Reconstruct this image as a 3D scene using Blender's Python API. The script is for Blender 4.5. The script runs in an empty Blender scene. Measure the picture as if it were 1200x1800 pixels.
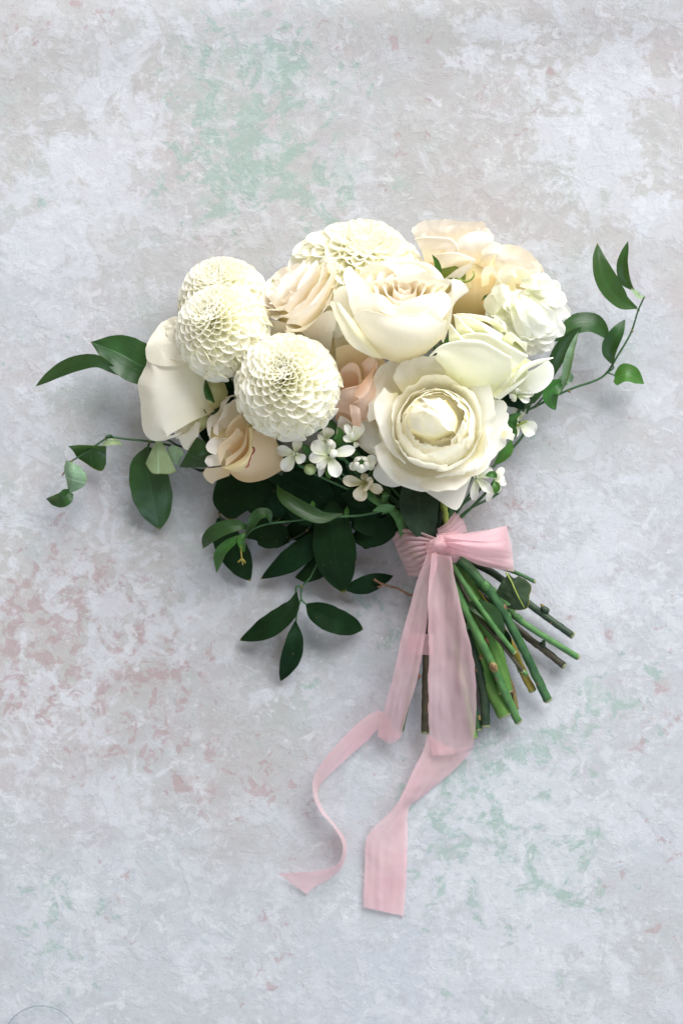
import bpy, math, random
import numpy as np
from mathutils import Vector, Matrix, noise

rng = random.Random(7)
R_ = math.radians
SC = bpy.context.scene
COL = SC.collection
PI = math.pi

# ------------------------------------------------------------------ camera, light, exposure
CAM_H = 1.30                      # the camera looks straight down on the backdrop from 1.3 m
PX = 0.375e-3                     # one photo pixel on the backdrop, in metres
cam = bpy.data.cameras.new('camera')
cam_o = bpy.data.objects.new('camera', cam); COL.objects.link(cam_o)
cam_o.location = (0, 0, CAM_H)
cam.sensor_fit = 'VERTICAL'; cam.sensor_height = 36.0; cam.sensor_width = 24.0
cam.lens = 36.0 * CAM_H / (1800 * PX)
cam.clip_start = 0.05; cam.clip_end = 20
cam.dof.use_dof = True; cam.dof.focus_distance = CAM_H - 0.072; cam.dof.aperture_fstop = 6.3
SC.camera = cam_o

world = bpy.data.worlds.new("World"); SC.world = world; world.use_nodes = True
bg = world.node_tree.nodes['Background']
bg.inputs['Color'].default_value = (1.0, 0.925, 0.85, 1); bg.inputs['Strength'].default_value = 0.48   # light bounced round the room


def area(name, loc, target, sx, sy, power, colour):
    l = bpy.data.lights.new(name, 'AREA'); l.shape = 'RECTANGLE'; l.size = sx; l.size_y = sy
    l.energy = power; l.color = colour
    o = bpy.data.objects.new(name, l); COL.objects.link(o); o.location = loc
    d = Vector(target) - Vector(loc)
    o.rotation_euler = d.to_track_quat('-Z', 'Y').to_euler()
    return o


area('window_light', (1.40, 2.75, 2.2), (0, 0.0, 0.0), 3.2, 2.5, 352, (0.985, 0.99, 1.0))
area('side_fill_light', (0.6, -2.6, 1.9), (0, -0.25, 0), 1.6, 1.2, 34, (0.60, 0.80, 1.0))  # added blue fill lamp, cools the near end of the backdrop

SC.view_settings.view_transform = 'Standard'
SC.view_settings.look = 'None'
SC.view_settings.exposure = 0.0
SC.view_settings.gamma = 1.0
SC.render.engine = 'CYCLES'
SC.cycles.max_bounces = 14; SC.cycles.diffuse_bounces = 8; SC.cycles.transmission_bounces = 8
SC.cycles.transparent_max_bounces = 12
SC.cycles.caustics_reflective = False; SC.cycles.caustics_refractive = False


# ------------------------------------------------------------------ helpers
def W(px, py, h=0.0):
    """photo position (1200 x 1800 frame) at a height of h mm above the backdrop -> world metres"""
    z = h * 1e-3
    k = PX * (CAM_H - z) / CAM_H
    return np.array(((px - 600) * k, (900 - py) * k, z))


def pts(s):
    out = []
    for t in s.split():
        v = [float(q) for q in t.split(',')]
        out.append(v if len(v) == 3 else v + [None])
    return out


def cr(P, n):
    """Catmull-Rom through points P (k,d), n samples spaced by length"""
    P = np.asarray(P, float)
    if len(P) == 1:
        return np.repeat(P, n, 0)
    seg = np.maximum(np.linalg.norm(np.diff(P, axis=0), axis=1), 1e-6)
    t = np.concatenate(([0], np.cumsum(seg))); t /= t[-1]
    return cr_at(P, t, np.linspace(0, 1, n))


def cr_at(P, t, s):
    P = np.asarray(P, float); k = len(P)
    if k == 2:
        a = ((s - t[0]) / (t[1] - t[0]))
        return P[0] + (P[1] - P[0]) * a.reshape((-1,) + (1,) * (P.ndim - 1))
    m = np.empty_like(P)
    tt = t.reshape((-1,) + (1,) * (P.ndim - 1))
    m[1:-1] = (P[2:] - P[:-2]) / (tt[2:] - tt[:-2])
    m[0] = (P[1] - P[0]) / (tt[1] - tt[0]); m[-1] = (P[-1] - P[-2]) / (tt[-1] - tt[-2])
    i = np.clip(np.searchsorted(t, s, 'right') - 1, 0, k - 2)
    h = (t[i + 1] - t[i]); a = (s - t[i]) / h
    sh = (-1,) + (1,) * (P.ndim - 1)
    a = a.reshape(sh); h = h.reshape(sh)
    return ((2 * a**3 - 3 * a**2 + 1) * P[i] + (a**3 - 2 * a**2 + a) * h * m[i]
            + (-2 * a**3 + 3 * a**2) * P[i + 1] + (a**3 - a**2) * h * m[i + 1])


def nz(a, b, seed, oct=2):
    return noise.fractal(Vector((a, b, seed * 3.71 + 0.37)), 0.7, 2.0, oct)


def grid_mesh(name, V, uv=None, mat=None, closed=False):
    """V: (rows, cols, 3) -> mesh with UVs (u across, v along)"""
    nr, nc = V.shape[:2]
    me = bpy.data.meshes.new(name)
    idx = np.arange(nr * nc).reshape(nr, nc)
    if closed:
        idx2 = np.concatenate((idx, idx[:, :1]), 1)
    else:
        idx2 = idx
    q = np.stack((idx2[:-1, :-1], idx2[:-1, 1:], idx2[1:, 1:], idx2[1:, :-1]), -1).reshape(-1, 4)
    me.from_pydata(V.reshape(-1, 3).tolist(), [], q.tolist())
    me.polygons.foreach_set('use_smooth', np.ones(len(q), bool))
    u = np.linspace(0, 1, idx2.shape[1]); v = np.linspace(0, 1, nr)
    if uv is not None:
        v = uv
    UU, VV = np.meshgrid(u, v)
    cu = np.stack((UU[:-1, :-1], UU[:-1, 1:], UU[1:, 1:], UU[1:, :-1]), -1).reshape(-1)
    cv = np.stack((VV[:-1, :-1], VV[:-1, 1:], VV[1:, 1:], VV[1:, :-1]), -1).reshape(-1)
    l = me.uv_layers.new(name='UVMap')
    l.data.foreach_set('uv', np.stack((cu, cv), -1).astype(np.float32).reshape(-1))
    if mat:
        me.materials.append(mat)
    me.update()
    return me


def link(name, me, parent=None, mw=None):
    o = bpy.data.objects.new(name, me); COL.objects.link(o)
    if parent is not None:
        o.parent = parent
    if mw is not None:
        o.matrix_local = mw
    return o


def thing(name, loc, label, cat, group=None):
    o = bpy.data.objects.new(name, None); COL.objects.link(o)
    o.location = Vector(loc); o.empty_display_size = 0.01
    o['label'] = label; o['category'] = cat
    if group:
        o['group'] = group
    return o


def tloc(t):
    return np.array(t.location)


def loft(t, name, rows, mat, nu=18, nv=14, roll=None, ruffle=0.0, rag=0.0, crumple=0.0, bulge=0.0, seed=None, h=None, label=None):
    """A sheet through traced rows (each a string of 'px,py,h_mm'), base row first and free edge last.
    roll=(radius_mm, degrees): the free edge curls over (positive: towards the viewer). ruffle: waves (mm) growing to the edge."""
    seed = rng.random() * 90 if seed is None else seed
    RR = []
    for r in rows:
        P = np.array([W(a, b, c if c is not None else h) for a, b, c in pts(r)])
        RR.append(cr(P, nu))
    RR = np.array(RR)
    if len(RR) == 2 and bulge:
        mid = (RR[0] + RR[1]) / 2; mid[:, 2] += bulge * 1e-3
        RR = np.array([RR[0], mid, RR[1]])
    d = np.maximum(np.linalg.norm(np.diff(RR, axis=0), axis=2).mean(1), 1e-6)
    tt = np.concatenate(([0], np.cumsum(d))); tot = tt[-1]; tt /= tt[-1]
    V = cr_at(RR, tt, np.linspace(0, 1, nv))
    wid = np.linalg.norm(np.diff(V[nv // 2], axis=0), axis=1).sum()

    def normals(V):
        du = np.gradient(V, axis=1); dv = np.gradient(V, axis=0)
        n = np.cross(du, dv); n /= np.maximum(np.linalg.norm(n, axis=2, keepdims=True), 1e-9)
        if n[..., 2].mean() < 0:
            n = -n
        return n
    N = normals(V)
    for i in range(nv):
        v = i / (nv - 1)
        for j in range(nu):
            u = j / (nu - 1)
            a = 0.0
            if ruffle:
                a += ruffle * (v * v * nz(u * wid * 130, v * 1.5, seed) + .30 * v ** 4 * nz(u * wid * 420, v * 3, seed + 9))
            if crumple:
                a += crumple * nz(u * wid * 200, v * tot * 200, seed + 7, 3)
            V[i, j] += N[i, j] * a * 1e-3
            if rag and v > .7:
                dd = V[i, j] - V[max(i - 1, 0), j]
                dd /= max(np.linalg.norm(dd), 1e-9)
                V[i, j] += dd * rag * 1e-3 * ((v - .7) / .3) * nz(u * wid * 300, 2.2, seed + 3, 3)
    vs = np.linspace(0, 1, nv)
    if roll:
        r, ang = roll; sg = 1 if r > 0 else -1; r = abs(r) * (.55 if r > 0 else .7) * 1e-3
        N = normals(V)[-1] * sg
        D = V[-1] - V[-2]; D /= np.maximum(np.linalg.norm(D, axis=1, keepdims=True), 1e-9)
        k = max(5, int(abs(ang) / 24)); ex = []
        rr = np.array([r * (0.8 + 0.5 * nz(j / nu * wid * 60, .3, seed + 5)) for j in range(nu)])[:, None]
        rr *= (0.55 + 0.45 * np.sin(np.linspace(0, PI, nu)))[:, None] ** .6
        for q in range(1, k + 1):
            a = R_(ang) * q / k
            f = 1 - 0.35 * q / k
            ex.append(V[-1] + rr * f * (math.sin(a) * D + (1 - math.cos(a)) * N))
        V = np.concatenate((V, np.array(ex)))
        vs = np.concatenate((vs * .9, .9 + .1 * np.arange(1, k + 1) / k))
    fn = np.cross(np.gradient(V, axis=1), np.gradient(V, axis=0))
    if fn[..., 2].sum() < 0:
        V = V[:, ::-1]
    V = V - tloc(t)
    o = link(name, grid_mesh(name, V, vs, mat), t)
    if label:
        o['label'] = label
    return o


def frame(axis, spin=0.0):
    z = Vector(axis).normalized()
    q = z.to_track_quat('Z', 'Y')
    return q.to_matrix() @ Matrix.Rotation(spin, 3, 'Z')


def rpetal(t, origin, M, scale, th0, Wd, L, prof, mat, r0=4.0, z0=0.0, nu=13, nv=12, top=.28, tp=2.6, ruffle=0.0, rag=0.0,
           tipcurl=0.0, wave=1.0, seed=None, name='petal', notch=0.0, jit=.045):
    """a petal grown about a flower's axis: prof = [(v, degrees from the axis)], lengths in photo pixels times scale"""
    seed = rng.random() * 90 if seed is None else seed
    pv = np.array([p[0] for p in prof]); pa = np.array([p[1] for p in prof], float)
    n = 60; s = np.linspace(0, 1, n)
    ph = np.radians(np.interp(s, pv, pa)); k = np.ones(7) / 7
    ph = np.convolve(np.pad(ph, 3, 'edge'), k, 'valid')
    rr = r0 + np.concatenate(([0], np.cumsum(np.sin(ph[:-1])))) * L / (n - 1)
    zz = z0 + np.concatenate(([0], np.cumsum(np.cos(ph[:-1])))) * L / (n - 1)
    V = np.empty((nv, nu, 3))
    for i in range(nv):
        for j in range(nu):
            v = i / (nv - 1); u = -1 + 2 * j / (nu - 1)
            vv = v * (1 - top * abs(u) ** tp - notch * math.exp(-(u / .16) ** 2) + rag * nz(u * 3.2, 1.1, seed, 3))
            vv = min(max(vv, 0), 1)
            r = float(np.interp(vv, s, rr)); z = float(np.interp(vv, s, zz))
            a = float(np.interp(vv, s, ph))
            w = Wd * (.42 + .58 * math.sin(min(vv / .62, 1) * PI / 2))
            th = th0 + u * w / max(abs(r) + .25 * Wd, 5)
            e = ruffle * (v * v * nz(u * 1.9 * wave, v * .8, seed + 11) + .30 * v ** 4 * nz(u * 6.5, v * 2, seed + 17)) + tipcurl * v * v * (abs(u) ** 2)
            r2 = r + e * math.cos(a); z2 = z - e * math.sin(a)
            V[i, j] = (r2 * math.cos(th), r2 * math.sin(th), z2)
    if jit:
        M = M @ Matrix.Rotation(rng.uniform(-jit, jit), 3, 'X') @ Matrix.Rotation(rng.uniform(-jit, jit), 3, 'Y')
    V = (V * scale * (1 + rng.uniform(-jit, jit) * .7)) @ np.array(M).T + np.asarray(origin) - tloc(t)
    return link(name, grid_mesh(name, V, None, mat), t)


def tube(t, name, path, mat, r=4, r1=None, k=10, n=None, cap=True, bumps=0.0, seed=0):
    P = np.array([W(*p) for p in pts(path)])
    n = n or max(6, 4 * len(P))
    C = cr(P, n)
    T = np.gradient(C, axis=0); T /= np.linalg.norm(T, axis=1, keepdims=True)
    r1 = r if r1 is None else r1
    V = np.empty((n, k, 3))
    for i in range(n):
        a = np.cross(T[i], (0, 0, 1.)); a /= max(np.linalg.norm(a), 1e-6); b = np.cross(a, T[i])
        rad = (r + (r1 - r) * i / (n - 1)) * PX * .95
        for j in range(k):
            th = 2 * PI * j / k
            q = rad * (1 + bumps * nz(i * .8, th, seed))
            V[i, j] = C[i] + q * (math.cos(th) * a + math.sin(th) * b)
    if cap:
        c0 = V[0].mean(0); c1 = V[-1].mean(0)
        V = np.concatenate((c0 + (V[:1] - c0) * .02, V, c1 + (V[-1:] - c1) * .9 + T[-1] * r1 * PX * .10, c1 + (V[-1:] - c1) * .02 + T[-1] * r1 * PX * .02))
    return link(name, grid_mesh(name, V - tloc(t), None, mat, closed=True), t)


def blob(t, name, centre, rad, mat, M=None, nu=20, nv=12, lump=0.05, seed=1, scale=(1, 1, 1)):
    V = np.empty((nv, nu, 3))
    for i in range(nv):
        for j in range(nu):
            a = PI * (i + 1e-3) / (nv - 1 + 2e-3); b = 2 * PI * j / nu
            p = Vector((math.sin(a) * math.cos(b), math.sin(a) * math.sin(b), -math.cos(a)))
            q = rad * (1 + lump * noise.noise(p * 2.1 + Vector((seed, 0, 0))))
            V[i, j] = (p.x * q * scale[0], p.y * q * scale[1], p.z * q * scale[2])
    if M is not None:
        V = V @ np.array(M).T
    return link(name, grid_mesh(name, V + np.asarray(centre) - tloc(t), None, mat, closed=True), t)


def leaf(t, path, w, mat, fold=.25, twist=0.0, prof=None, nu=11, nv=22, wave=.6, name='leaf', seed=None, curl=0.0, label=None, serr=0.0, skew=0.0, twist1=None):
    """path base -> tip; w = full width in px; fold = V depth; twist (deg) rolls the blade about its midrib"""
    seed = rng.random() * 90 if seed is None else seed
    P = np.array([W(*p) for p in pts(path)]); C = cr(P, nv)
    T = np.gradient(C, axis=0); T /= np.linalg.norm(T, axis=1, keepdims=True)
    V = np.empty((nv, nu, 3))
    prof = prof or [(0, .05), (.08, .30), (.25, .78), (.45, 1), (.65, .9), (.85, .5), (.95, .2), (1, .015)]
    pv, pw = zip(*prof)
    sv = np.linspace(0, 1, nv); ww = np.interp(sv, pv, pw)
    ww = np.convolve(np.pad(ww, 1, 'edge'), (.25, .5, .25), 'valid'); ww[-1] = .015
    for i in range(nv):
        v = sv[i]; tw = R_(twist + ((twist1 if twist1 is not None else twist) - twist) * v)
        a = np.cross(T[i], (0, 0, 1.)); a /= max(np.linalg.norm(a), 1e-6); b = np.cross(a, T[i])
        s = math.cos(tw) * a + math.sin(tw) * b; up = np.cross(s, T[i])
        hw = w * .5 * PX * .95 * ww[i]
        for j in range(nu):
            u = -1 + 2 * j / (nu - 1)
            e = hw * u * (1 + (.05 * nz(v * 5, u > 0, seed)))
            if serr and abs(u) > .95:
                e *= 1 + serr * ((v * 9) % 1 - .5)
            up_d = hw * (fold * abs(u) ** 1.4 - curl * u * u) + wave * 1e-3 * nz(v * 4, u * 1.2, seed + 4) * abs(u)
            V[i, j] = C[i] + s * e + up * up_d + T[i] * hw * skew * u
    V[..., 2] = np.maximum(V[..., 2], .0006)
    o = link(name, grid_mesh(name, V - tloc(t), None, mat), t)
    if label:
        o['label'] = label
    return o


BROAD = [(0, .06), (.06, .4), (.2, .82), (.4, 1), (.62, .96), (.82, .66), (.94, .28), (1, .015)]


# ------------------------------------------------------------------ materials
class NT:
    def __init__(s, name):
        s.m = bpy.data.materials.new(name); s.m.use_nodes = True
        s.t = s.m.node_tree; s.t.nodes.clear()
        s.out = s.t.nodes.new('ShaderNodeOutputMaterial')

    def n(s, typ, **kw):
        nd = s.t.nodes.new('ShaderNode' + typ)
        for k, v in kw.items():
            if k.startswith('i_'):
                key = k[2:].replace('_', ' ')
                nd.inputs[int(key) if key.isdigit() else key].default_value = v
            else:
                setattr(nd, k, v)
        return nd

    def l(s, a, b):
        s.t.links.new(a, b)

    def val(s, x, sock):
        if hasattr(x, 'links'):
            s.l(x, sock)
        else:
            sock.default_value = x

    def math(s, op, a, b=0.0, c=0.0, clamp=False):
        nd = s.n('Math', operation=op, use_clamp=clamp)
        s.val(a, nd.inputs[0]); s.val(b, nd.inputs[1]); s.val(c, nd.inputs[2])
        return nd.outputs[0]

    def mix(s, f, a, b, blend='MIX'):
        nd = s.n('Mix', data_type='RGBA', blend_type=blend)
        s.val(f, nd.inputs[0])
        for x, i in ((a, 6), (b, 7)):
            if isinstance(x, tuple):
                nd.inputs[i].default_value = x if len(x) == 4 else x + (1,)
            else:
                s.l(x, nd.inputs[i])
        return nd.outputs[2]

    def noise(s, vec, scale, detail=4, rough=.55, dist=0.0):
        nd = s.n('TexNoise'); s.l(vec, nd.inputs['Vector'])
        nd.inputs['Scale'].default_value = scale; nd.inputs['Detail'].default_value = detail
        nd.inputs['Roughness'].default_value = rough; nd.inputs['Distortion'].default_value = dist
        return nd.outputs[0]

    def ramp(s, f, a, b):
        nd = s.n('MapRange', interpolation_type='SMOOTHSTEP'); s.l(f, nd.inputs[0])
        nd.inputs[1].default_value = a; nd.inputs[2].default_value = b
        return nd.outputs[0]

    def scalev(s, vec, sc):
        nd = s.n('VectorMath', operation='MULTIPLY'); s.l(vec, nd.inputs[0]); nd.inputs[1].default_value = sc
        return nd.outputs[0]


def petal_mat(name, tip, base, trans, tw=.42, edge=None, vein=.35, spots=0.0, lit_hem=None):
    T = NT(name)
    uv = T.n('UVMap').outputs[0]; sep = T.n('SeparateXYZ'); T.l(uv, sep.inputs[0])
    v = sep.outputs[1]
    oi = T.n('ObjectInfo').outputs['Random']
    off = T.n('VectorMath', operation='ADD'); T.l(uv, off.inputs[0])
    cmb = T.n('CombineXYZ'); T.l(T.math('MULTIPLY', oi, 37.0), cmb.inputs[2]); T.l(cmb.outputs[0], off.inputs[1])
    streak = T.noise(T.scalev(off.outputs[0], (38, 2.2, 1)), 1.0, 4, .6)
    cloud = T.noise(T.scalev(off.outputs[0], (3, 3, 1)), 1.0, 3, .5)
    f = T.math('ADD', v, T.math('MULTIPLY', T.math('SUBTRACT', cloud, .5), .5))
    f = T.ramp(f, .05, .75)
    c = T.mix(f, base, tip)
    c = T.mix(T.math('MULTIPLY', T.ramp(streak, .45, .75), vein * .35), c, tuple(x * .86 for x in base[:3]))
    if edge:
        e = T.ramp(v, .90, 1.0)
        c = T.mix(T.math('MULTIPLY', e, T.ramp(cloud, .35, .6)), c, edge)
    if lit_hem:
        c = T.mix(T.ramp(v, .86, .91), c, lit_hem)  # light caught by rolled-back edges, put into the petal colour as white
    if spots:
        geo = T.n('NewGeometry').outputs['Position']
        sp = T.noise(geo, 260, 2, .5)
        c = T.mix(T.math('MULTIPLY', T.ramp(sp, .70, .76), spots), c, (.45, .30, .16))
    bump = T.n('Bump', i_Strength=.28, i_Distance=.0006); T.l(T.math('ADD', streak, T.math('MULTIPLY', cloud, .8)), bump.inputs['Height'])
    p = T.n('BsdfPrincipled'); T.l(c, p.inputs['Base Color']); p.inputs['Roughness'].default_value = .55
    p.inputs['Specular IOR Level'].default_value = .22
    T.l(bump.outputs[0], p.inputs['Normal'])
    tr = T.n('BsdfTranslucent'); T.l(T.mix(.55, c, trans), tr.inputs['Color']); T.l(bump.outputs[0], tr.inputs['Normal'])
    mx = T.n('MixShader', i_0=tw); T.l(p.outputs[0], mx.inputs[1]); T.l(tr.outputs[0], mx.inputs[2])
    T.l(mx.outputs[0], T.out.inputs[0])
    return T.m


M_white = petal_mat('white_rose_petal', (.945, .935, .885), (.945, .905, .64), (.97, .925, .66), vein=.3)
M_cream = petal_mat('cream_rose_petal', (.945, .925, .85), (.94, .88, .64), (.965, .91, .66), vein=.3)
M_peachw = petal_mat('peach_white_petal', (.945, .905, .86), (.94, .86, .68), (.97, .89, .70), vein=.35)
M_blush = petal_mat('blush_petal', (.87, .685, .57), (.77, .51, .37), (.91, .58, .40))
M_peach = petal_mat('peach_petal', (.885, .755, .56), (.85, .65, .39), (.94, .72, .42))
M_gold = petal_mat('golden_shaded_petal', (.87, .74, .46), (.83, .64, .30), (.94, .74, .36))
M_lip = petal_mat('peach_petal_lip', (.86, .78, .50), (.84, .72, .42), (.9, .75, .4), edge=(.30, .03, .06))
M_ran = petal_mat('ranunculus_petal', (.915, .915, .885), (.83, .86, .64), (.92, .92, .76))
M_dahlia = petal_mat('dahlia_petal', (.945, .94, .89), (.94, .92, .73), (.97, .96, .84), tw=.46, vein=.15)
M_small = petal_mat('small_star_petal', (.91, .905, .86), (.72, .78, .52), (.85, .85, .65), tw=.3)
M_smallb = petal_mat('bruised_star_petal', (.80, .74, .60), (.55, .50, .25), (.8, .7, .4), tw=.3, edge=(.30, .15, .05), spots=.6)
M_speck = petal_mat('bruised_white_petal', (.90, .88, .80), (.84, .82, .60), (.9, .85, .6), edge=(.45, .30, .15), spots=.5)


def leaf_mat(name, top, under, rough=.33, tw=.14, trans=(.14, .30, .03), nveins=4.5, vein=.6, spec=.34):
    T = NT(name)
    uv = T.n('UVMap').outputs[0]; sep = T.n('SeparateXYZ'); T.l(uv, sep.inputs[0])
    a = T.math('ABSOLUTE', T.math('SUBTRACT', sep.outputs[0], .5))
    mid = T.math('SUBTRACT', 1.0, T.ramp(a, .004, .03))
    oi = T.n('ObjectInfo').outputs['Random']
    geo = T.n('NewGeometry')
    mott = T.noise(geo.outputs['Position'], 90, 5, .6)
    fine = T.noise(T.scalev(uv, (60, 6, 1)), 1.0, 3, .5)
    w = T.math('SINE', T.math('MULTIPLY', a, 2 * PI * nveins * 2))
    vl = T.ramp(w, .86, 1.0)
    k = T.math('MULTIPLY', T.math('ADD', mid, T.math('MULTIPLY', vl, .35)), vein)
    c = T.mix(T.ramp(mott, .3, .75), top, tuple(min(1, x * 1.8) for x in top))
    c = T.mix(T.math('MULTIPLY', oi, .45), c, (top[0] * 2.3, top[1] * 1.4, top[2] * .6))
    c = T.mix(k, c, tuple(min(1, x * 2.2 + .003) for x in top))
    cu = T.mix(T.ramp(mott, .3, .75), under, tuple(x * 1.2 for x in under))
    cu = T.mix(T.math('MULTIPLY', k, .6), cu, tuple(min(1, x * 1.5) for x in under))
    c = T.mix(geo.outputs['Backfacing'], c, cu)
    blem = T.noise(geo.outputs['Position'], 330, 3, .6)
    c = T.mix(T.math('MULTIPLY', T.ramp(blem, .69, .74), .6), c, (.10, .075, .03))
    tipc = T.ramp(sep.outputs[1], .955, 1.0)
    c = T.mix(T.math('MULTIPLY', tipc, .7), c, (.16, .15, .03))
    bump = T.n('Bump', i_Strength=.35, i_Distance=.0007)
    T.l(T.math('ADD', T.math('MULTIPLY', fine, .4), T.math('MULTIPLY', k, -.7)), bump.inputs['Height'])
    p = T.n('BsdfPrincipled'); T.l(c, p.inputs['Base Color'])
    T.val(T.math('ADD', T.math('MULTIPLY', geo.outputs['Backfacing'], .22), rough), p.inputs['Roughness'])
    p.inputs['Specular IOR Level'].default_value = spec
    T.l(bump.outputs[0], p.inputs['Normal'])
    tr = T.n('BsdfTranslucent'); tr.inputs['Color'].default_value = trans + (1,)
    mx = T.n('MixShader', i_0=tw); T.l(p.outputs[0], mx.inputs[1]); T.l(tr.outputs[0], mx.inputs[2])
    T.l(mx.outputs[0], T.out.inputs[0])
    return T.m


M_leaf = leaf_mat('vine_leaf_green', (.011, .040, .011), (.16, .26, .17))
M_dark = leaf_mat('vine_leaf_dark', (.0035, .0145, .0055), (.02, .05, .025), rough=.6, tw=.04, spec=.06, vein=.25, trans=(.02, .05, .01))
M_fresh = leaf_mat('vine_leaf_fresh', (.026, .095, .020), (.20, .30, .20), tw=.2)
M_rosel = leaf_mat('rose_leaf', (.018, .034, .020), (.08, .12, .08), rough=.6, tw=.06, nveins=0.01, vein=.3, spec=.08, trans=(.03, .06, .02))
M_pale = leaf_mat('vine_leaf_pale', (.17, .27, .18), (.03, .10, .03), rough=.5, tw=.22)


def plain(name, c1, c2, scale=120, rough=.5, spec=.35, stretch=(1, 1, 1), uvs=None, tw=0.0, trans=(.2, .3, .05), bumpd=.0005):
    T = NT(name)
    if uvs:
        vec = T.scalev(T.n('UVMap').outputs[0], uvs)
        oi = T.n('ObjectInfo').outputs['Random']
        cmb = T.n('CombineXYZ'); T.l(T.math('MULTIPLY', oi, 29.0), cmb.inputs[2])
        ad = T.n('VectorMath', operation='ADD'); T.l(vec, ad.inputs[0]); T.l(cmb.outputs[0], ad.inputs[1])
        f = T.noise(ad.outputs[0], 1.0, 4, .6)
    else:
        f = T.noise(T.n('NewGeometry').outputs['Position'], scale, 4, .6)
    c = T.mix(T.ramp(f, .3, .7), c1, c2)
    b = T.n('Bump', i_Strength=.3, i_Distance=bumpd); T.l(f, b.inputs['Height'])
    p = T.n('BsdfPrincipled'); T.l(c, p.inputs['Base Color']); p.inputs['Roughness'].default_value = rough
    p.inputs['Specular IOR Level'].default_value = spec; T.l(b.outputs[0], p.inputs['Normal'])
    if tw:
        tr = T.n('BsdfTranslucent'); tr.inputs['Color'].default_value = trans + (1,)
        mx = T.n('MixShader', i_0=tw); T.l(p.outputs[0], mx.inputs[1]); T.l(tr.outputs[0], mx.inputs[2])
        T.l(mx.outputs[0], T.out.inputs[0])
    else:
        T.l(p.outputs[0], T.out.inputs[0])
    return T.m


M_stem = plain('stem_green', (.018, .062, .022), (.042, .120, .038), uvs=(4, 14, 1))
M_stemd = plain('stem_dark', (.011, .030, .016), (.030, .052, .025), uvs=(4, 14, 1))
M_stemb = plain('stem_brown', (.030, .030, .018), (.062, .052, .030), uvs=(4, 14, 1))
M_steml = plain('stem_light', (.070, .190, .035), (.12, .25, .055), uvs=(6, 9, 1), tw=.1)
M_stemy = plain('stem_fresh', (.038, .120, .034), (.080, .19, .055), uvs=(4, 14, 1))
M_cut = plain('cut_stem_end', (.16, .20, .09), (.24, .26, .13), scale=600)
M_twig = plain('twig_brown', (.11, .055, .03), (.20, .11, .06), uvs=(3, 12, 1))
M_node = plain('stem_node', (.14, .10, .035), (.22, .19, .07), scale=700)
M_yellow = plain('tendril_yellow', (.20, .17, .02), (.30, .25, .05), scale=500)
M_calyx = plain('calyx_green', (.20, .28, .05), (.32, .38, .09), scale=300, tw=.15)
M_bud = plain('bud_green', (.30, .42, .18), (.45, .55, .28), scale=260, tw=.1)
M_core = plain('flower_core', (.62, .66, .34), (.72, .72, .42), scale=200, tw=.2, trans=(.7, .65, .3))
M_corey = plain('golden_core', (.78, .66, .34), (.82, .72, .42), scale=200, tw=.2, trans=(.8, .6, .3))
M_crim = plain('crimson_edge', (.22, .015, .04), (.36, .05, .10), scale=900)
M_rust = plain('withered_sepal', (.30, .06, .03), (.40, .16, .06), scale=500)


def ribbon_mat():
    T = NT('pink_silk')
    uv = T.n('UVMap').outputs[0]
    geo = T.n('NewGeometry')
    wv = T.noise(T.scalev(uv, (240, 25, 1)), 1.0, 2, .5)
    cl = T.noise(geo.outputs['Position'], 34, 3, .5)
    c = T.mix(T.ramp(cl, .3, .7), (.76, .475, .53), (.79, .58, .605))
    c = T.mix(T.math('MULTIPLY', wv, .18), c, (.90, .72, .74))
    b = T.n('Bump', i_Strength=.18, i_Distance=.0004); T.l(wv, b.inputs['Height'])
    p = T.n('BsdfPrincipled'); T.l(c, p.inputs['Base Color']); p.inputs['Roughness'].default_value = .42
    p.inputs['Specular IOR Level'].default_value = .35; p.inputs['Sheen Weight'].default_value = .3
    T.l(b.outputs[0], p.inputs['Normal'])
    tr = T.n('BsdfTranslucent'); tr.inputs['Color'].default_value = (.88, .55, .58, 1)
    tp = T.n('BsdfTransparent'); tp.inputs['Color'].default_value = (1, .93, .94, 1)
    mx = T.n('MixShader', i_0=.40); T.l(p.outputs[0], mx.inputs[1]); T.l(tr.outputs[0], mx.inputs[2])
    m2 = T.n('MixShader', i_0=.36); T.l(mx.outputs[0], m2.inputs[1]); T.l(tp.outputs[0], m2.inputs[2])
    T.l(m2.outputs[0], T.out.inputs[0])
    return T.m


M_rib = ribbon_mat()

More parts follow.
